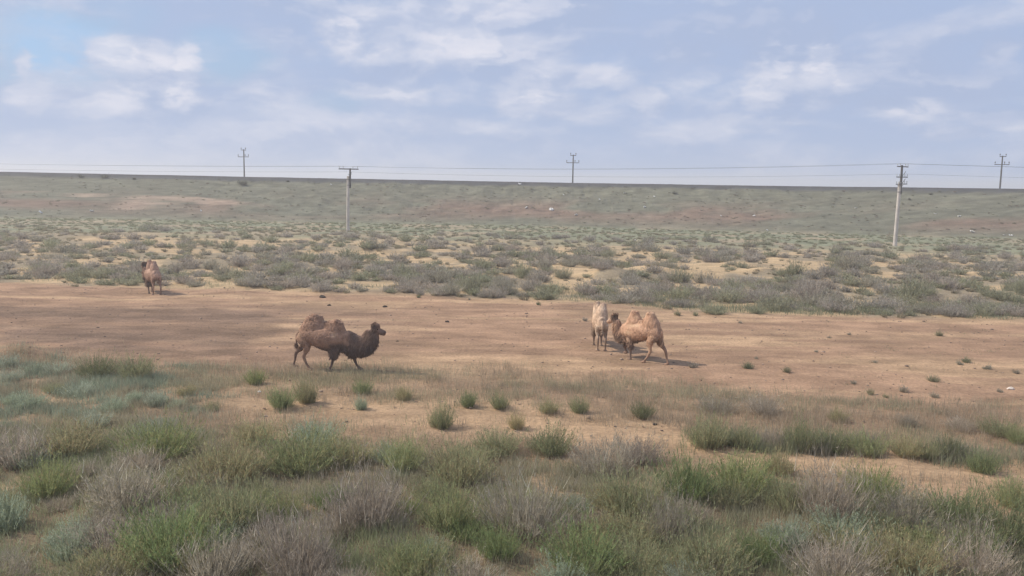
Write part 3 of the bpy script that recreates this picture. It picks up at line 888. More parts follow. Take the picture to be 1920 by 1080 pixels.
# litter on the embankment
def litter(px, py, wpx, lab):
    d = pix_dir(px, py); t_ = 60.0
    while t_ < 200:
        q = CO + d * (t_ / d[1])
        if height(q[0], q[1]) >= q[2]: break
        t_ += 0.2
    s = FPX / t_; w = wpx / s
    r = np.random.default_rng(int(px * 7 + py))
    bm = bmesh.new(); bmesh.ops.create_grid(bm, x_segments=5, y_segments=5, size=.5)
    for v in bm.verts:
        v.co = Vector((v.co.x * w + r.normal(0, .07) * w, v.co.y * w * .8 + r.normal(0, .07) * w, .06 + abs(r.normal(0, .22)) * w))
    bmesh.ops.solidify(bm, geom=bm.faces[:], thickness=.008)
    me = bpy.data.meshes.new('plastic_litter'); bm.to_mesh(me); bm.free(); me.materials.append(M_white)
    o = link('plastic_litter', me); o.location = (q[0], q[1], float(height(q[0], q[1])))
    o.rotation_euler = (.5, 0, r.random() * 6)
    tag(o, lab, 'litter', 'white litter on the embankment')


for px, py, wp, hp, lab in [(152, 332, 16, 6, 'first dark bush from the left just under the crest of the embankment'),
                            (197, 334, 22, 7, 'second dark bush from the left just under the crest, widest of them'),
                            (252, 337, 10, 5, 'small dark bush just under the crest, third from the left'),
                            (455, 347, 22, 10, 'dark bush on the embankment directly below the leftmost skyline pole'),
                            (540, 341, 8, 4, 'tiny dark bush near the crest between leftmost skyline and single arm poles'),
                            (1265, 364, 14, 5, 'low dark bush high on the embankment right of the middle skyline pole'),
                            (1706, 376, 7, 4, 'small dark bush on the embankment right of the triple arm pole'),
                            (1745, 365, 10, 4, 'low dark bush high on embankment between triple arm and rightmost poles')]:
    d = pix_dir(px, py); t_ = 100.0
    while t_ < 200:
        q = CO + d * (t_ / d[1])
        if height(q[0], q[1]) >= q[2]: break
        t_ += 0.2
    o = link('crest_bush', random.choice(BUSH['low'])); o.location = (q[0], q[1], float(height(q[0], q[1])) - .05)
    o.scale = (wp * t_ / FPX / 2, wp * t_ / FPX / 2, hp * t_ / FPX); o.color = (.12, .125, .09, 1); o.rotation_euler = (0, 0, px)
    tag(o, lab, 'bush', 'dark bushes high on the embankment')

for a in [(75, 399, 7, 'leftmost white scrap of litter at the foot of the embankment'), (172, 397, 6, 'second white scrap from the left at the embankment foot'),
          (376, 396, 4, 'small white scrap on embankment below the pale bare patches'), (975, 346, 5, 'white scrap just under the crest left of the middle skyline pole'),
          (987, 391, 6, 'white scrap on embankment below and left of the middle skyline pole'), (1034, 395, 9, 'largest white scrap, on the embankment below the middle skyline pole'),
          (1080, 405, 6, 'white scrap on embankment straight below the middle skyline pole'), (1056, 366, 3, 'tiny white scrap high on embankment beside the middle skyline pole'),
          (1124, 375, 4, 'tiny white scrap high on embankment, first right of the middle skyline pole'), (1171, 364, 4, 'uppermost white scrap right of the middle skyline pole'),
          (1226, 370, 4, 'white speck on embankment a third of the way to the triple arm pole'), (1209, 390, 5, 'upright white scrap halfway up the embankment right of centre'),
          (1414, 405, 4, 'small white scrap on embankment left of the triple arm pole, left one of two'), (1352, 406, 4, 'faint white speck low on embankment between centre and triple arm pole'),
          (1605, 391, 4, 'white speck on embankment just left of the triple arm pole'), (1753, 403, 6, 'white scrap halfway up embankment, first right of the triple arm pole'),
          (1799, 408, 5, 'white scrap halfway up embankment, second right of the triple arm pole'), (1822, 436, 7, 'white scrap low on embankment under the rightmost skyline pole'),
          (1882, 442, 4, 'small white scrap low on embankment, left one of a pair at right'), (1895, 443, 6, 'white scrap low on embankment nearest the right edge'),
          (620, 347, 4, 'white speck near the crest left of the single arm pole'), (1438, 433, 4, 'white speck at the foot of the embankment right of centre'),
          (165, 468, 5, 'white scrap in the scrub at the left edge'), (1190, 452, 5, 'pale scrap lying in the far scrub right of centre')]:
    litter(*a)


# ------------------------------------------------------------------ poles
def cyl_into(bm, p0, p1, r0, r1, seg=10):
    p0, p1 = Vector(p0), Vector(p1); d = p1 - p0
    m = Matrix.Translation((p0 + p1) / 2) @ d.to_track_quat('Z', 'Y').to_matrix().to_4x4()
    bmesh.ops.create_cone(bm, cap_ends=True, segments=seg, radius1=r0, radius2=r1, depth=d.length, matrix=m)


def box_into(bm, c, s, rot=0.0):
    m = Matrix.Translation(c) @ Matrix.Rotation(rot, 4, 'Y') @ Matrix.Diagonal((*s, 1))
    bmesh.ops.create_cube(bm, size=1, matrix=m)


def bm_part(name, bm, mat, parent=None, bevel=0.0):
    if bevel: bmesh.ops.bevel(bm, geom=bm.edges[:], offset=bevel, segments=1, affect='EDGES')
    me = bpy.data.meshes.new(name); bm.to_mesh(me); bm.free(); me.materials.append(mat)
    return link(name, me, parent)


def insulator(parent, x, z, dark=False, y=0.0, s=1.0):
    bm = bmesh.new()
    cyl_into(bm, (x, y, z), (x, y, z + .12 * s), .018 * s, .018 * s, 6)
    cyl_into(bm, (x, y, z + .12 * s), (x, y, z + .20 * s), .075 * s, .06 * s, 8)
    cyl_into(bm, (x, y, z + .20 * s), (x, y, z + .27 * s), .05 * s, .06 * s, 8)
    cyl_into(bm, (x, y, z + .27 * s), (x, y, z + .34 * s), .045 * s, .03 * s, 8)
    return bm_part('insulator', bm, M_insd if dark else M_ins, parent)


def crossarm(parent, z, x0, x1, th=.12, tilt=0.0, y=-.16, mat=None, xc=0.0):
    bm = bmesh.new()
    box_into(bm, ((x0 + x1) / 2 + xc, y, z), (x1 - x0, th * .9, th), tilt)
    return bm_part('crossarm', bm, mat or M_wood, parent, .012)


# near line: timber mast lashed to a pale concrete post
bT = put(652, 433); sT = FPX / bT[1]
tp = empty('utility_pole', (bT[0], bT[1], float(height(bT[0], bT[1]))), 0)
tag(tp, 'pale utility pole with one wide crossarm at its top, standing on the far flat', 'utility pole', 'utility poles in front of the embankment')
Ht = 9.0
bm = bmesh.new(); cyl_into(bm, (.02, 0, -.3), (.12, 0, 7.9), .24, .19, 12); bm_part('post', bm, M_conc, tp)
bm = bmesh.new(); cyl_into(bm, (.38, .02, 6.2), (.40, .02, 9.0), .15, .12, 12); bm_part('mast', bm, M_wood, tp)
for z in (6.6, 7.4):
    bm = bmesh.new(); box_into(bm, (.26, 0, z), (.62, .42, .07)); bm_part('clamp', bm, M_metal, tp)
crossarm(tp, 8.9, -1.2, 1.65, .15)
for x in (-1.1, -.55, .85, 1.5): insulator(tp, x, 8.97, y=-.16)
bm = bmesh.new(); box_into(bm, (.38, -.16, 8.15), (.5, .06, .06)); bm_part('bracket', bm, M_metal, tp)
insulator(tp, .6, 8.17, y=-.16)

b2 = put(1677, 461)
p2 = empty('utility_pole', (b2[0], b2[1], float(height(b2[0], b2[1]))), 0)
tag(p2, 'tall pale utility pole with three short crossarms at the right, before the embankment', 'utility pole', 'utility poles in front of the embankment')
bm = bmesh.new(); cyl_into(bm, (.05, 0, -.3), (.13, 0, 8.3), .26, .20, 12); bm_part('post', bm, M_conc, p2)
bm = bmesh.new(); cyl_into(bm, (.30, .02, 6.7), (.27, .02, 10.45), .17, .13, 12); bm_part('mast', bm, M_wood, p2)
for z in (7.0, 7.8):
    bm = bmesh.new(); box_into(bm, (.19, 0, z), (.58, .44, .08)); bm_part('clamp', bm, M_metal, p2)
for z, tl in ((10.25, .03), (8.92, 0.0), (8.02, -.04)):
    crossarm(p2, z, -.46, 1.0, .12, tl, -.2, M_wood)
    for x in (-.40, -.06, .62, .94): insulator(p2, x, z + .05 - math.sin(tl) * (x - .27), y=-.2)
for z in (9.35, 8.4):
    bm = bmesh.new(); box_into(bm, (.52, -.2, z), (.05, .05, .75), .55); bm_part('brace', bm, M_metal, p2)

# skyline poles beyond the embankment
SK = [(457, 280, 243, 'leftmost skyline pole beyond the crest, two crossarms against the sky'),
      (1075, 290, 225, 'middle skyline pole beyond the crest, two crossarms with upturned pins'),
      (1880, 292, 206, 'rightmost skyline pole beyond the crest, near the right edge of the photo')]
skp = None
for px, py, Yd, lab in SK:
    q = at_depth(px, py, Yd)
    zb = float(height(q[0], q[1]))
    Hh = q[2] - zb
    ro = empty('skyline_pole', (q[0], q[1], zb), math.radians(-12 + 6 * (px > 1000)))
    tag(ro, lab, 'utility pole', 'distant poles on the skyline')
    bm = bmesh.new(); cyl_into(bm, (0, 0, -.4), (0, 0, Hh), .23, .15, 10); bm_part('mast', bm, M_wood, ro)
    crossarm(ro, Hh - .2, -.75, .75, .17, 0, -.2)
    crossarm(ro, Hh - 2.1, -1.75, 1.6, .17, 0, -.2)
    for x in (-.68, .68): insulator(ro, x, Hh - .15, True, -.2, 1.9)
    for x in (-1.65, .5, 1.5): insulator(ro, x, Hh - 2.0, True, -.2, 1.9)


# wires: hang between the two near poles and run on past the frame
def wire(pts, r, lab):
    cu = bpy.data.curves.new('overhead_wire', 'CURVE'); cu.dimensions = '3D'; cu.bevel_depth = r; cu.bevel_resolution = 1
    allp = []
    for a, b_, sag in pts:
        for k in range(24):
            t = k / 24
            q = a * (1 - t) + b_ * t
            allp.append((q[0], q[1], q[2] - 4 * sag * t * (1 - t)))
    allp.append(tuple(pts[-1][1]))
    sp = cu.splines.new('POLY'); sp.points.add(len(allp) - 1)
    for k, q in enumerate(allp): sp.points[k].co = (*q, 1)
    cu.materials.append(M_wire)
    o = link('overhead_wire', cu)
    dg = bpy.context.evaluated_depsgraph_get()
    me = bpy.data.meshes.new_from_object(o.evaluated_get(dg))
    bpy.data.objects.remove(o)
    o = link('overhead_wire', me)
    tag(o, lab, 'overhead wire', 'wires of the near pole line')


tT = np.array(tp.location); t2 = np.array(p2.location)
dL = np.array([(tT - t2)[0], (tT - t2)[1], 0.0])
for off1, off2, zl, lab in [((-1.1, -.16, 9.30), (-.40, -.2, 10.66), .1, 'upper overhead wire, on the left end of the crossarms'),
                            ((.85, -.16, 9.30), (.62, -.2, 10.62), .0, 'upper overhead wire, on the right half of the crossarms'),
                            ((.6, -.16, 8.5), (.62, -.2, 9.33), 0, 'lower overhead wire nearest the pole at the second crossarm'),
                            ((.6, -.16, 8.5), (-.22, -.2, 9.33), 0, '')]:
    if not lab: continue
    A = tT + np.array(off1); B = t2 + np.array(off2)
    Lf = A + dL * 1.0 + np.array([0, 0, -.2]); Rt = B - dL * .75 + np.array([0, 0, -.5])
    wire([(Lf, A, .25), (A, B, .55), (B, Rt, .2)], .011, lab)


# ------------------------------------------------------------------ camels
def loft(bm, path, n=16):
    """path: (x, y, z, half-width across, half-height in plane); closed tube with rounded ends"""
    P_ = [Vector(p[:3]) for p in path]
    rings = []
    for i_, p in enumerate(path):
        a = P_[max(i_ - 1, 0)]; b_ = P_[min(i_ + 1, len(P_) - 1)]
        t_ = (b_ - a).normalized()
        side = Vector((0, 1, 0)) - t_ * t_.y
        side.normalize()
        up = t_.cross(side); up.normalize()
        rings.append([bm.verts.new(P_[i_] + side * (math.cos(k * 2 * math.pi / n) * p[3]) + up * (math.sin(k * 2 * math.pi / n) * p[4])) for k in range(n)])
    for a, b_ in zip(rings, rings[1:]):
        for k in range(n):
            bm.faces.new((a[k], a[(k + 1) % n], b_[(k + 1) % n], b_[k]))
    bm.faces.new(rings[0][::-1]); bm.faces.new(rings[-1])


def smooth_path(path, sub=4):
    """Catmull-Rom through the given stations"""
    A = np.array(path, float); out = []
    for i_ in range(len(A) - 1):
        p0 = A[max(i_ - 1, 0)]; p1 = A[i_]; p2_ = A[i_ + 1]; p3 = A[min(i_ + 2, len(A) - 1)]
        for k in range(sub):
            t_ = k / sub
            q = .5 * (2 * p1 + (p2_ - p0) * t_ + (2 * p0 - 5 * p1 + 4 * p2_ - p3) * t_ ** 2 + (3 * p1 - p0 - 3 * p2_ + p3) * t_ ** 3)
            q[3:] = np.maximum(q[3:], .015)
            out.append(q)
    out.append(A[-1])
    return out


def ellipsoid(bm, c, r, rot=(0, 0, 0)):
    m = Matrix.Translation(c) @ Matrix.Rotation(rot[1], 4, 'Y') @ Matrix.Rotation(rot[0], 4, 'X') @ Matrix.Rotation(rot[2], 4, 'Z') @ Matrix.Diagonal((*r, 1))
    bmesh.ops.create_uvsphere(bm, u_segments=20, v_segments=12, radius=1, matrix=m)


def camel(label, loc, rz, neck, head, humps, legs, base, dark, light, hairamt=1.0, seed=1, scale=1.0, bend=None, slim=1.0, neckdark=.75, hs=1.0, deep=1.0):
    """x forward, z up. neck: stations (x,z,half-width,half-height); head: (poll, muzzle) points; humps: stations; legs: four joint chains"""
    r = np.random.default_rng(seed)
    bm = bmesh.new()
    torso = [(-1.0, 1.30, .07, .10), (-.93, 1.27, .20, .26), (-.72, 1.26, .29, .34), (-.42, 1.29, .34, .35), (-.05, 1.22, .38, .43), (.30, 1.17, .37, .46),
             (.62, 1.16, .30, .43), (.85, 1.14, .22, .33), (1.0, 1.12, .10, .16)]
    loft(bm, smooth_path([(x, 0, z + (1 - deep) * h_, w * slim, h_ * deep) for x, z, w, h_ in torso]), 20)
    for hp in humps:
        loft(bm, smooth_path([(x, y, z, w, h_) for x, y, z, w, h_ in hp]), 16)
    loft(bm, smooth_path([(x, y, z, w, h_) for x, y, z, w, h_ in neck]), 18)
    (hx, hy, hz), (mx, my, mz) = head
    H0, M0 = Vector((hx, hy, hz)), Vector((mx, my, mz)); dv = M0 - H0; L_ = dv.length; dn_ = dv.normalized()
    upv = Vector((0, 0, 1)) - dn_ * dn_.z; upv.normalize(); sd = dn_.cross(upv)
    st = [(-.14, .0, .09, .10), (.0, .01, .14, .155), (.16, .0, .135, .15), (.34, -.02, .10, .125), (.52, -.025, .082, .098), (.78, -.025, .078, .088), (.93, -.03, .074, .08), (1.0, -.035, .045, .05)]
    pts = []
    for t_, off, w, h_ in st:
        q = H0 + dn_ * (L_ * t_) + upv * off
        pts.append((*q, w * hs, h_ * hs))
    loft(bm, smooth_path(pts, 3), 14)
    # lower jaw, brow wool, ears, nostril bumps
    j0 = H0 + dn_ * (L_ * .15) - upv * .09; j1 = H0 + dn_ * (L_ * .88) - upv * .085
    loft(bm, [(*j0, .07, .05), (*(j0 * .5 + j1 * .5), .05, .035), (*j1, .042, .028)], 10)
    ellipsoid(bm, H0 + dn_ * .02 + upv * .125, (.13 * hs, .11 * hs, .085 * hs))
    for s in (-1, 1):
        e0 = H0 - dn_ * .05 + upv * .10 + sd * (.10 * s); e1 = e0 + upv * .10 + sd * (.055 * s) - dn_ * .04
        loft(bm, [(*e0, .03, .03), (*(e0 * .5 + e1 * .5), .032, .03), (*e1, .018, .018)], 8)
        ellipsoid(bm, H0 + dn_ * (L_ * .30) + upv * .065 + sd * (.085 * s), (.045, .035, .03))
    for lg in legs:
        loft(bm, smooth_path([(x, y, z, w, h_) for x, y, z, w, h_ in lg], 3), 12)
        fx, fy_, fz = lg[-1][:3]
        ellipsoid(bm, (fx + .05, fy_, fz + .005), (.125, .085, .05))
    # tail
    loft(bm, smooth_path([(-.97, 0, 1.42, .04, .04), (-1.06, .01, 1.28, .035, .035), (-1.07, .02, 1.05, .03, .03), (-1.05, .03, .85, .02, .02)]), 8)
    bmesh.ops.scale(bm, vec=(scale,) * 3, verts=bm.verts)
    me = bpy.data.meshes.new('camel_src'); bm.to_mesh(me); bm.free()
    tmp = link('camel_src', me)
    md = tmp.modifiers.new('r', 'REMESH'); md.mode = 'VOXEL'; md.voxel_size = .019
    ms = tmp.modifiers.new('s', 'SMOOTH'); ms.factor = .5; ms.iterations = 9
    dg = bpy.context.evaluated_depsgraph_get()
    bme = bpy.data.meshes.new_from_object(tmp.evaluated_get(dg))
    bpy.data.objects.remove(tmp)
    nvt = len(bme.vertices)
    V = np.empty(nvt * 3, np.float32); bme.vertices.foreach_get('co', V); V = V.reshape(-1, 3).astype(float)
    Nn = np.empty(nvt * 3, np.float32); bme.vertices.foreach_get('normal', Nn); Nn = Nn.reshape(-1, 3).astype(float)
    if bend:
        # turn the neck and head sideways about the shoulder
        def bendf(Q):
            t_ = sst(Q[:, 0], .7, 1.5) * bend
            dx = Q[:, 0] - .8
            far_ = Q[:, 0] > .8
            cx = .8 + dx * np.cos(t_) - Q[:, 1] * np.sin(t_)
            cy = dx * np.sin(t_) + Q[:, 1] * np.cos(t_)
            isneck = far_ & (Q[:, 2] > .72)
            Q = Q.copy(); Q[:, 0] = np.where(isneck, cx, Q[:, 0]); Q[:, 1] = np.where(isneck, cy, Q[:, 1])
            return Q
    else:
        bendf = lambda Q: Q
    # local colour of the coat: darker wool on neck underside, forearms, crown, hump tips, thighs; pale shed patches
    x, y, z = V[:, 0] / scale, V[:, 1] / scale, V[:, 2] / scale

    def coat(x, y, z):
        dk = np.zeros_like(x)
        isneck = sst(x, .85, 1.15) * sst(z, .55, .7)
        dk = np.maximum(dk, isneck * neckdark)
        dk = np.maximum(dk, sst(-np.hypot(x - hx, z - hz), -.26, -.14) * 1.0)
        dk = np.maximum(dk, (1 - sst(z, .95, 1.15)) * sst(x, .15, .35) * .85)
        dk = np.maximum(dk, sst(-x, .62, .85) * (1 - sst(z, .95, 1.25)) * .75)
        dk = np.maximum(dk, (1 - sst(z, .35, .6)) * .55)
        dk = np.maximum(dk, (1 - sst(z, .85, 1.0)) * sst(-np.abs(x - .1), -.6, -.2) * .8)
        for hp in humps:
            tx, ty, tz = hp[-1][:3]
            dk = np.maximum(dk, sst(-np.hypot(x - tx, z - tz), -.14, -.04) * .3)
        nn = fbm(x * 3 + 10, z * 4 + y * 3 + 10, seed + 5)
        dk = np.clip(dk * (.6 + .8 * nn), 0, 1)
        c_ = np.array(base) + (np.array(dark) - np.array(base)) * dk[:, None]
        lt = sst(fbm(x * 2.2 + 30, z * 3 + 7, seed + 9), .52, .70) * (1 - dk) * .6
        c_ = c_ + (np.array(light) - c_) * lt[:, None]
        return c_ * (.85 + .3 * fbm(x * 9 + 50, z * 9 + y * 7 + 20, seed + 12))[:, None]
    Cc = coat(x, y, z)
    woolly = sst(z, .55, .8)
    disp = (fbm(x * 9 + 40, z * 6 + y * 8 + 40, seed + 20) - .5) * .034 + (fbm(x * 22 + 9, z * 14 + y * 20 + 9, seed + 21, 2) - .5) * .02
    V2 = V + Nn * (disp * woolly)[:, None]
    V2 = bendf(V2)
    bme.vertices.foreach_set('co', V2.astype(np.float32).ravel())
    a = bme.color_attributes.new("Col", 'FLOAT_COLOR', 'POINT')
    c4 = np.ones((nvt, 4), np.float32); c4[:, :3] = Cc; a.data.foreach_set('color', c4.ravel())
    bme.polygons.foreach_set('use_smooth', np.ones(len(bme.polygons), bool))
    bme.materials.clear(); bme.materials.append(M_wool); bme.name = 'camel'; bme.update()
    o = link('camel', bme); o.location = loc; o.rotation_euler = (0, 0, rz)
    tag(o, label, 'camel', 'Bactrian camels on the clay pan')

    # wool: short locks hanging from the skin
    def locks(name, sel, n_, ln, wd, dn=1.0):
        idx = np.nonzero(sel)[0]
        if not len(idx): return
        k = r.choice(idx, n_)
        b0 = V[k] - Nn[k] * .01
        d_ = Nn[k] * .45 + np.array([-.25, 0, -1.0]) * dn * .8 + r.normal(0, .22, (n_, 3))
        d_ /= np.linalg.norm(d_, axis=1)[:, None]
        l_ = ln * r.uniform(.5, 1.2, n_)
        tip = b0 + d_ * l_[:, None]
        mid = b0 + (d_ * .5 + Nn[k] * .15) * l_[:, None]
        sd_ = np.cross(d_, Nn[k]) + 1e-4; sd_ /= np.linalg.norm(sd_, axis=1)[:, None]
        w_ = (wd * r.uniform(.6, 1.3, n_))[:, None]
        Q = np.stack([b0 - sd_ * w_, b0 + sd_ * w_, mid + sd_ * w_, mid - sd_ * w_, tip], 1).reshape(-1, 3)
        kk = np.arange(n_)[:, None] * 5
        F_ = np.concatenate([kk + [0, 1, 2], kk + [0, 2, 3], kk + [3, 2, 4]])
        cq = np.repeat(Cc[k] * r.uniform(.8, 1.15, (n_, 1)), 5, 0)
        link(name, np_mesh(name, bendf(Q), F_, cq, M_hair), o)
    xs_, ys_, zs_ = x, y, z
    under = Nn[:, 2] < .15
    locks('body_wool', (zs_ > .72) & (xs_ < .95), int(5200 * hairamt), .055, .009)
    locks('neck_mane', (xs_ > .95) & (zs_ > .68) & (np.hypot(xs_ - mx, zs_ - mz) > .38), int(3000 * hairamt), .10, .010)
    locks('throat_beard', (xs_ > 1.0) & under & (zs_ > .5) & (zs_ < hz - .2) & (np.hypot(xs_ - mx, zs_ - mz) > .4), int(900 * hairamt), .17, .010)
    locks('foreleg_wool', (xs_ > .2) & (zs_ < .85) & (zs_ > .48), int(1300 * hairamt), .13, .011)
    tips = np.zeros(nvt, bool)
    for hp in humps: tips |= np.hypot(xs_ - hp[-1][0], zs_ - hp[-1][2]) < .14
    locks('hump_tufts', tips, int(350 * hairamt), .055, .010, .4)
    locks('crown_tuft', (np.hypot(xs_ - hx, zs_ - (hz + .10)) < .13), int(500 * hairamt), .07, .008, .3)
    locks('tail_tuft', (xs_ < -1.0) & (zs_ < 1.0) & (zs_ > .8) & (np.abs(ys_) < .08), int(160 * hairamt), .16, .008)
    for s in (-1, 1):
        q = (H0 + dn_ * (L_ * .30) + upv * .045 + sd * (.105 * s)) * scale
        qb = bendf(np.array([q[:]]))[0]
        bm = bmesh.new(); bmesh.ops.create_uvsphere(bm, u_segments=10, v_segments=6, radius=.024, matrix=Matrix.Translation(qb)); bm_part('eye', bm, M_eye, o)
    return o


def hump(cx, base_z, top, wb, hb, lean=0.0, y=0.0, tip=.26):
    tx, tz = top
    return [(cx, 0, base_z, wb, hb), (cx + (tx - cx) * .35, y * .2, base_z + (tz - base_z) * .42, wb * .86, hb * .82),
            (cx + (tx - cx) * .75, y * .6, base_z + (tz - base_z) * .76, wb * .6, hb * .52), (tx, y, tz, wb * (tip + .1), hb * tip)]


def hind(y, st, hk, ft, hip=(-.72, 1.18)):
    return [(hip[0], y * .75, hip[1], .17, .27), (hip[0] * .6 + st[0] * .4, y * .9, hip[1] * .6 + st[1] * .4, .15, .22), (st[0], y, st[1], .115, .155),
            (st[0] * .45 + hk[0] * .55, y, st[1] * .45 + hk[1] * .55, .07, .09), (hk[0], y, hk[1], .055, .072), (hk[0] * .5 + ft[0] * .5, y, hk[1] * .5 + ft[1] * .5, .042, .048),
            (ft[0], y, ft[1] + .10, .045, .05), (ft[0] + .02, y, ft[1] + .02, .055, .06)]


def forel(y, sh, el_, kn, ft, wool=.13):
    return [(sh[0], y * .8, sh[1], .14, .24), (el_[0], y, el_[1], .12, .17), (el_[0] * .5 + kn[0] * .5, y, el_[1] * .5 + kn[1] * .5, wool, wool * 1.05), (kn[0], y, kn[1] + .06, wool * .62, wool * .62),
            (kn[0], y, kn[1], .058, .062), (kn[0] * .5 + ft[0] * .5, y, kn[1] * .5 + ft[1] * .5, .042, .044), (ft[0], y, ft[1] + .09, .046, .048), (ft[0] + .02, y, ft[1] + .02, .055, .06)]


def place(px, py):
    q = put(px, py)
    return (q[0], q[1], float(height(q[0], q[1])) - .01)


# 1: dark brown camel striding to the right, neck stretched low
camel('dark brown shaggy camel striding right with low neck, nearest the camera', place(609, 693), math.radians(-4),
      neck=[(.70, 0, 1.22, .24, .38), (.98, 0, 1.05, .26, .41), (1.25, 0, .96, .24, .38), (1.52, 0, 1.00, .22, .36), (1.70, 0, 1.16, .19, .34), (1.77, 0, 1.36, .17, .30), (1.81, 0, 1.54, .14, .23)],
      head=((1.88, 0, 1.61), (2.32, 0, 1.46)), hs=1.2,
      humps=[hump(-.40, 1.38, (-.26, 2.07), .28, .58, y=.05, tip=.34), hump(.38, 1.40, (.56, 1.88), .27, .54, y=-.06, tip=.34), [(-.64, 0, 1.4, .22, .30), (-.54, 0, 1.70, .17, .27), (-.42, 0, 1.96, .13, .20)],
             [(.05, 0, 1.4, .24, .42), (.10, .03, 1.62, .19, .38), (.16, .04, 1.80, .11, .26)]],
      legs=[hind(-.17, (-.62, .88), (-.74, .50), (-.56, .02)), hind(.17, (-.84, .86), (-1.14, .58), (-1.24, .04)),
            forel(-.17, (.50, 1.1), (.43, .78), (.36, .42), (.24, .0), .15), forel(.16, (.80, 1.0), (.95, .70), (1.10, .36), (1.24, .03), .11)],
      base=(.37, .225, .155), dark=(.140, .098, .082), light=(.44, .30, .21), seed=11, hairamt=1.25, scale=1.03)

# 2: reddish camel walking left and a little away, near the pale one
camel('sandy red camel walking left, its head at the pale camel, right of the pair', place(1201, 676), math.radians(180 - 46),
      neck=[(.70, 0, 1.20, .22, .36), (.92, 0, 1.00, .20, .33), (1.08, 0, .94, .17, .28), (1.20, 0, 1.02, .15, .24), (1.28, 0, 1.18, .14, .22), (1.33, 0, 1.38, .13, .20), (1.36, 0, 1.56, .11, .16)],
      head=((1.42, 0, 1.62), (1.86, 0, 1.42)),
      humps=[hump(-.46, 1.38, (-.46, 2.09), .30, .50, y=.05, tip=.34), hump(.36, 1.36, (.36, 2.06), .28, .46, y=.03, tip=.34), [(-.05, 0, 1.4, .24, .36), (-.05, .03, 1.62, .17, .30), (-.05, .04, 1.72, .10, .18)]],
      legs=[hind(.17, (-.56, .86), (-.60, .50), (-.34, .0)), hind(-.17, (-.84, .86), (-1.12, .56), (-1.26, .0)),
            forel(.16, (.48, 1.1), (.45, .78), (.42, .42), (.40, .0), .12), forel(-.16, (.70, 1.05), (.80, .72), (.98, .46), (.86, .16), .10)],
      base=(.50, .305, .20), dark=(.21, .14, .105), light=(.62, .43, .28), seed=23, hairamt=.8, deep=.93, neckdark=.3)

# 3: pale camel seen from behind
camel('pale cream camel seen from behind, left of the pair standing together', place(1123, 651), math.radians(92),
      neck=[(.70, 0, 1.20, .22, .36), (.92, 0, 1.00, .20, .32), (1.10, 0, .84, .16, .25), (1.28, 0, .74, .14, .20), (1.42, 0, .70, .12, .16)],
      head=((1.50, 0, .70), (1.84, 0, .42)),
      humps=[hump(-.46, 1.38, (-.40, 2.14), .32, .40, y=-.10), hump(.38, 1.36, (.42, 2.10), .30, .36, y=.12)],
      legs=[hind(.17, (-.66, .86), (-.86, .52), (-.78, .0)), hind(-.17, (-.70, .86), (-.92, .52), (-.90, .0)),
            forel(.18, (.48, 1.1), (.45, .78), (.50, .42), (.54, .0), .12), forel(-.16, (.50, 1.05), (.5, .72), (.42, .42), (.36, .0), .10)],
      base=(.58, .42, .30), dark=(.20, .14, .105), light=(.72, .58, .44), seed=37, hairamt=.7, slim=.88, scale=.96)

# 4: far camel walking away to the left
camel('reddish brown camel alone at the far left, walking away before the scrub', place(287, 551), math.radians(180 - 50),
      neck=[(.70, 0, 1.22, .24, .38), (.95, 0, 1.04, .22, .35), (1.18, 0, 1.02, .18, .28), (1.36, 0, 1.16, .15, .24), (1.48, 0, 1.38, .13, .20), (1.53, 0, 1.60, .115, .17)],
      head=((1.58, 0, 1.70), (2.0, 0, 1.58)),
      humps=[hump(-.44, 1.38, (-.40, 2.12), .28, .42, y=.03), hump(.40, 1.38, (.44, 2.14), .25, .36, y=.02)],
      legs=[hind(.17, (-.60, .86), (-.70, .50), (-.55, .0)), hind(-.17, (-.80, .86), (-1.0, .52), (-.96, .0)),
            forel(.16, (.48, 1.1), (.45, .78), (.36, .42), (.26, .0), .15), forel(-.16, (.55, 1.05), (.6, .74), (.68, .42), (.70, .0), .14)],
      base=(.43, .28, .205), dark=(.16, .115, .09), light=(.50, .33, .25), seed=41, hairamt=.9, neckdark=.25)

# ------------------------------------------------------------------ labels of the bushes: by size, colour and what stands beside them
ZG = {'row': 'bushes along the sandy track', 'sage': 'sagebrush clumps at the left', 'pan': 'small tufts on the bare clay', 'near': 'bushes of the foreground thicket', 'far': 'bushes of the far scrub band'}
ONES = ['', 'first', 'second', 'third', 'fourth', 'fifth', 'sixth', 'seventh', 'eighth', 'ninth', 'tenth', 'eleventh', 'twelfth', 'thirteenth', 'fourteenth', 'fifteenth', 'sixteenth', 'seventeenth', 'eighteenth', 'nineteenth']


def where(zone, px, py):
    if zone == 'far':
        d_ = 'front' if py > 545 else 'middle' if py > 500 else 'back'
        h_ = ('left of the lone camel' if px < 285 else 'from lone camel to single arm pole' if px < 652 else 'from single arm pole to pale camel' if px < 1120
              else 'from camel pair to triple arm pole' if px < 1677 else 'right of the triple arm pole')
        return f'far scrub {d_}', h_
    if zone == 'near':
        d_ = 'bottom edge' if py > 1030 else 'near foreground' if py > 955 else 'mid foreground' if py > 880 else 'rear foreground'
        h_ = 'at far left' if px < 400 else 'below the dark camel' if px < 800 else 'at centre' if px < 1120 else 'below the sandy red camel' if px < 1450 else 'at far right'
        return d_, h_
    if zone == 'row':
        return 'sandy track', ('left of the dark camel' if px < 560 else 'below the dark camel' if px < 800 else 'between dark and red camels' if px < 1150 else 'below the red camel' if px < 1420 else 'at the right')
    if zone == 'sage': return 'left hand sage patch', ''
    return 'bare clay', 'at the right' if px > 1260 else 'at the centre'


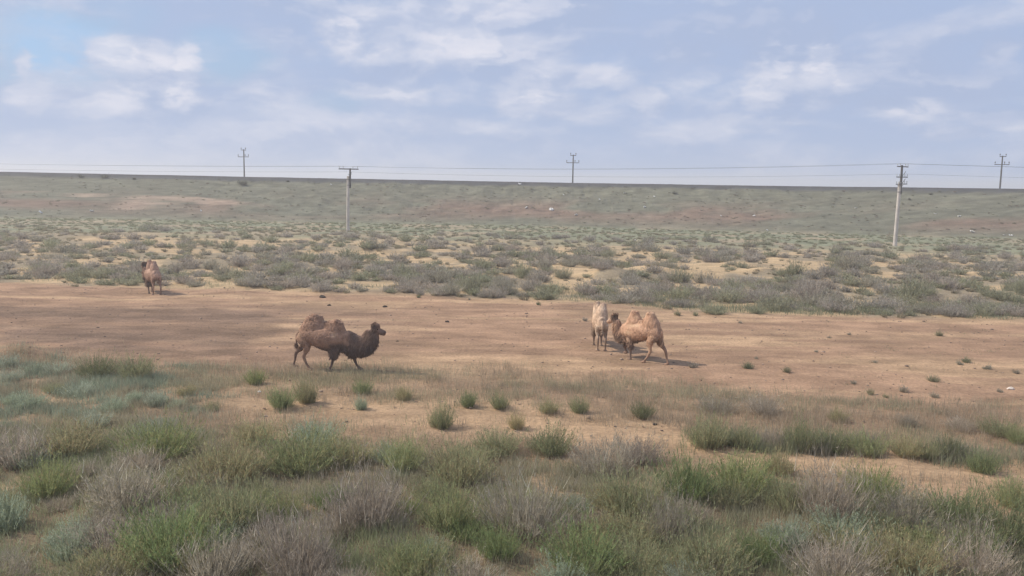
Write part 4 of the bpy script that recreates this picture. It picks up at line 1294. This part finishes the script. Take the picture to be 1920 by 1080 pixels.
buck = {}; beyond = []
for pl in PLANTS:
    wp_ = pl[5] * FPX / math.hypot(pl[0].location.y, CAM_H) / 2
    if pl[3] + wp_ < 0 or pl[3] - wp_ > 1920 or pl[4] - pl[6] * FPX / math.hypot(pl[0].location.y, CAM_H) > 1080:
        beyond.append(pl)          # the thicket goes on past the picture's edges
        continue
    buck.setdefault((COLORW[pl[2]],) + where(pl[1], pl[3], pl[4]), []).append(pl)
V, F, C = merged_tufts([(*[float(v) for v in pl[0].location], pl[5], pl[6], tuple(pl[0].color)[:3]) for pl in beyond], BUSH['green'][:2] + BUSH['dry'][:2], rng)
for pl in beyond: bpy.data.objects.remove(pl[0])
o = link('edge_scrub', np_mesh('edge_scrub', V, F, C, M_grass)); tag(o, 'mixed green and grey scrub carrying on beyond the edges of the photo', 'scrub', kind='stuff')
for (cw, d_, h_), lst in buck.items():
    lst.sort(key=lambda p_: p_[3])
    m_ = len(lst)
    for k, pl in enumerate(lst):
        plc = f'{d_} {h_}'.strip()
        if m_ == 1: lab = f'only {cw}, {plc}'
        elif k == 0: lab = f'leftmost {cw}, {plc}'
        elif k == m_ - 1: lab = f'rightmost {cw}, {plc}'
        elif k < m_ / 2: lab = f'{cw}, {ONES[k + 1]} from left, {plc}'
        else: lab = f'{cw}, {ONES[m_ - k]} from right, {plc}'
        tag(pl[0], lab, 'bush', ZG[pl[1]])

# ------------------------------------------------------------------ haze
bm = bmesh.new(); bmesh.ops.create_cube(bm, size=1, matrix=Matrix.Translation((0, 550, 8.0)) @ Matrix.Diagonal((3020, 1920, 26, 1)))
me = bpy.data.meshes.new('haze'); bm.to_mesh(me); bm.free()
M_h = bpy.data.materials.new('haze_air'); M_h.use_nodes = True
N = NT(M_h.node_tree)
pv = N.n('ShaderNodeVolumePrincipled', ins={'Color': (.90, .90, .92, 1), 'Density': 0.0011, 'Anisotropy': 0.25})
N.n('ShaderNodeOutputMaterial', ins={'Volume': pv.outputs[0]})
me.materials.append(M_h)
hz_ = link('haze', me); tag(hz_, kind='stuff')
print('plants', len(PLANTS))
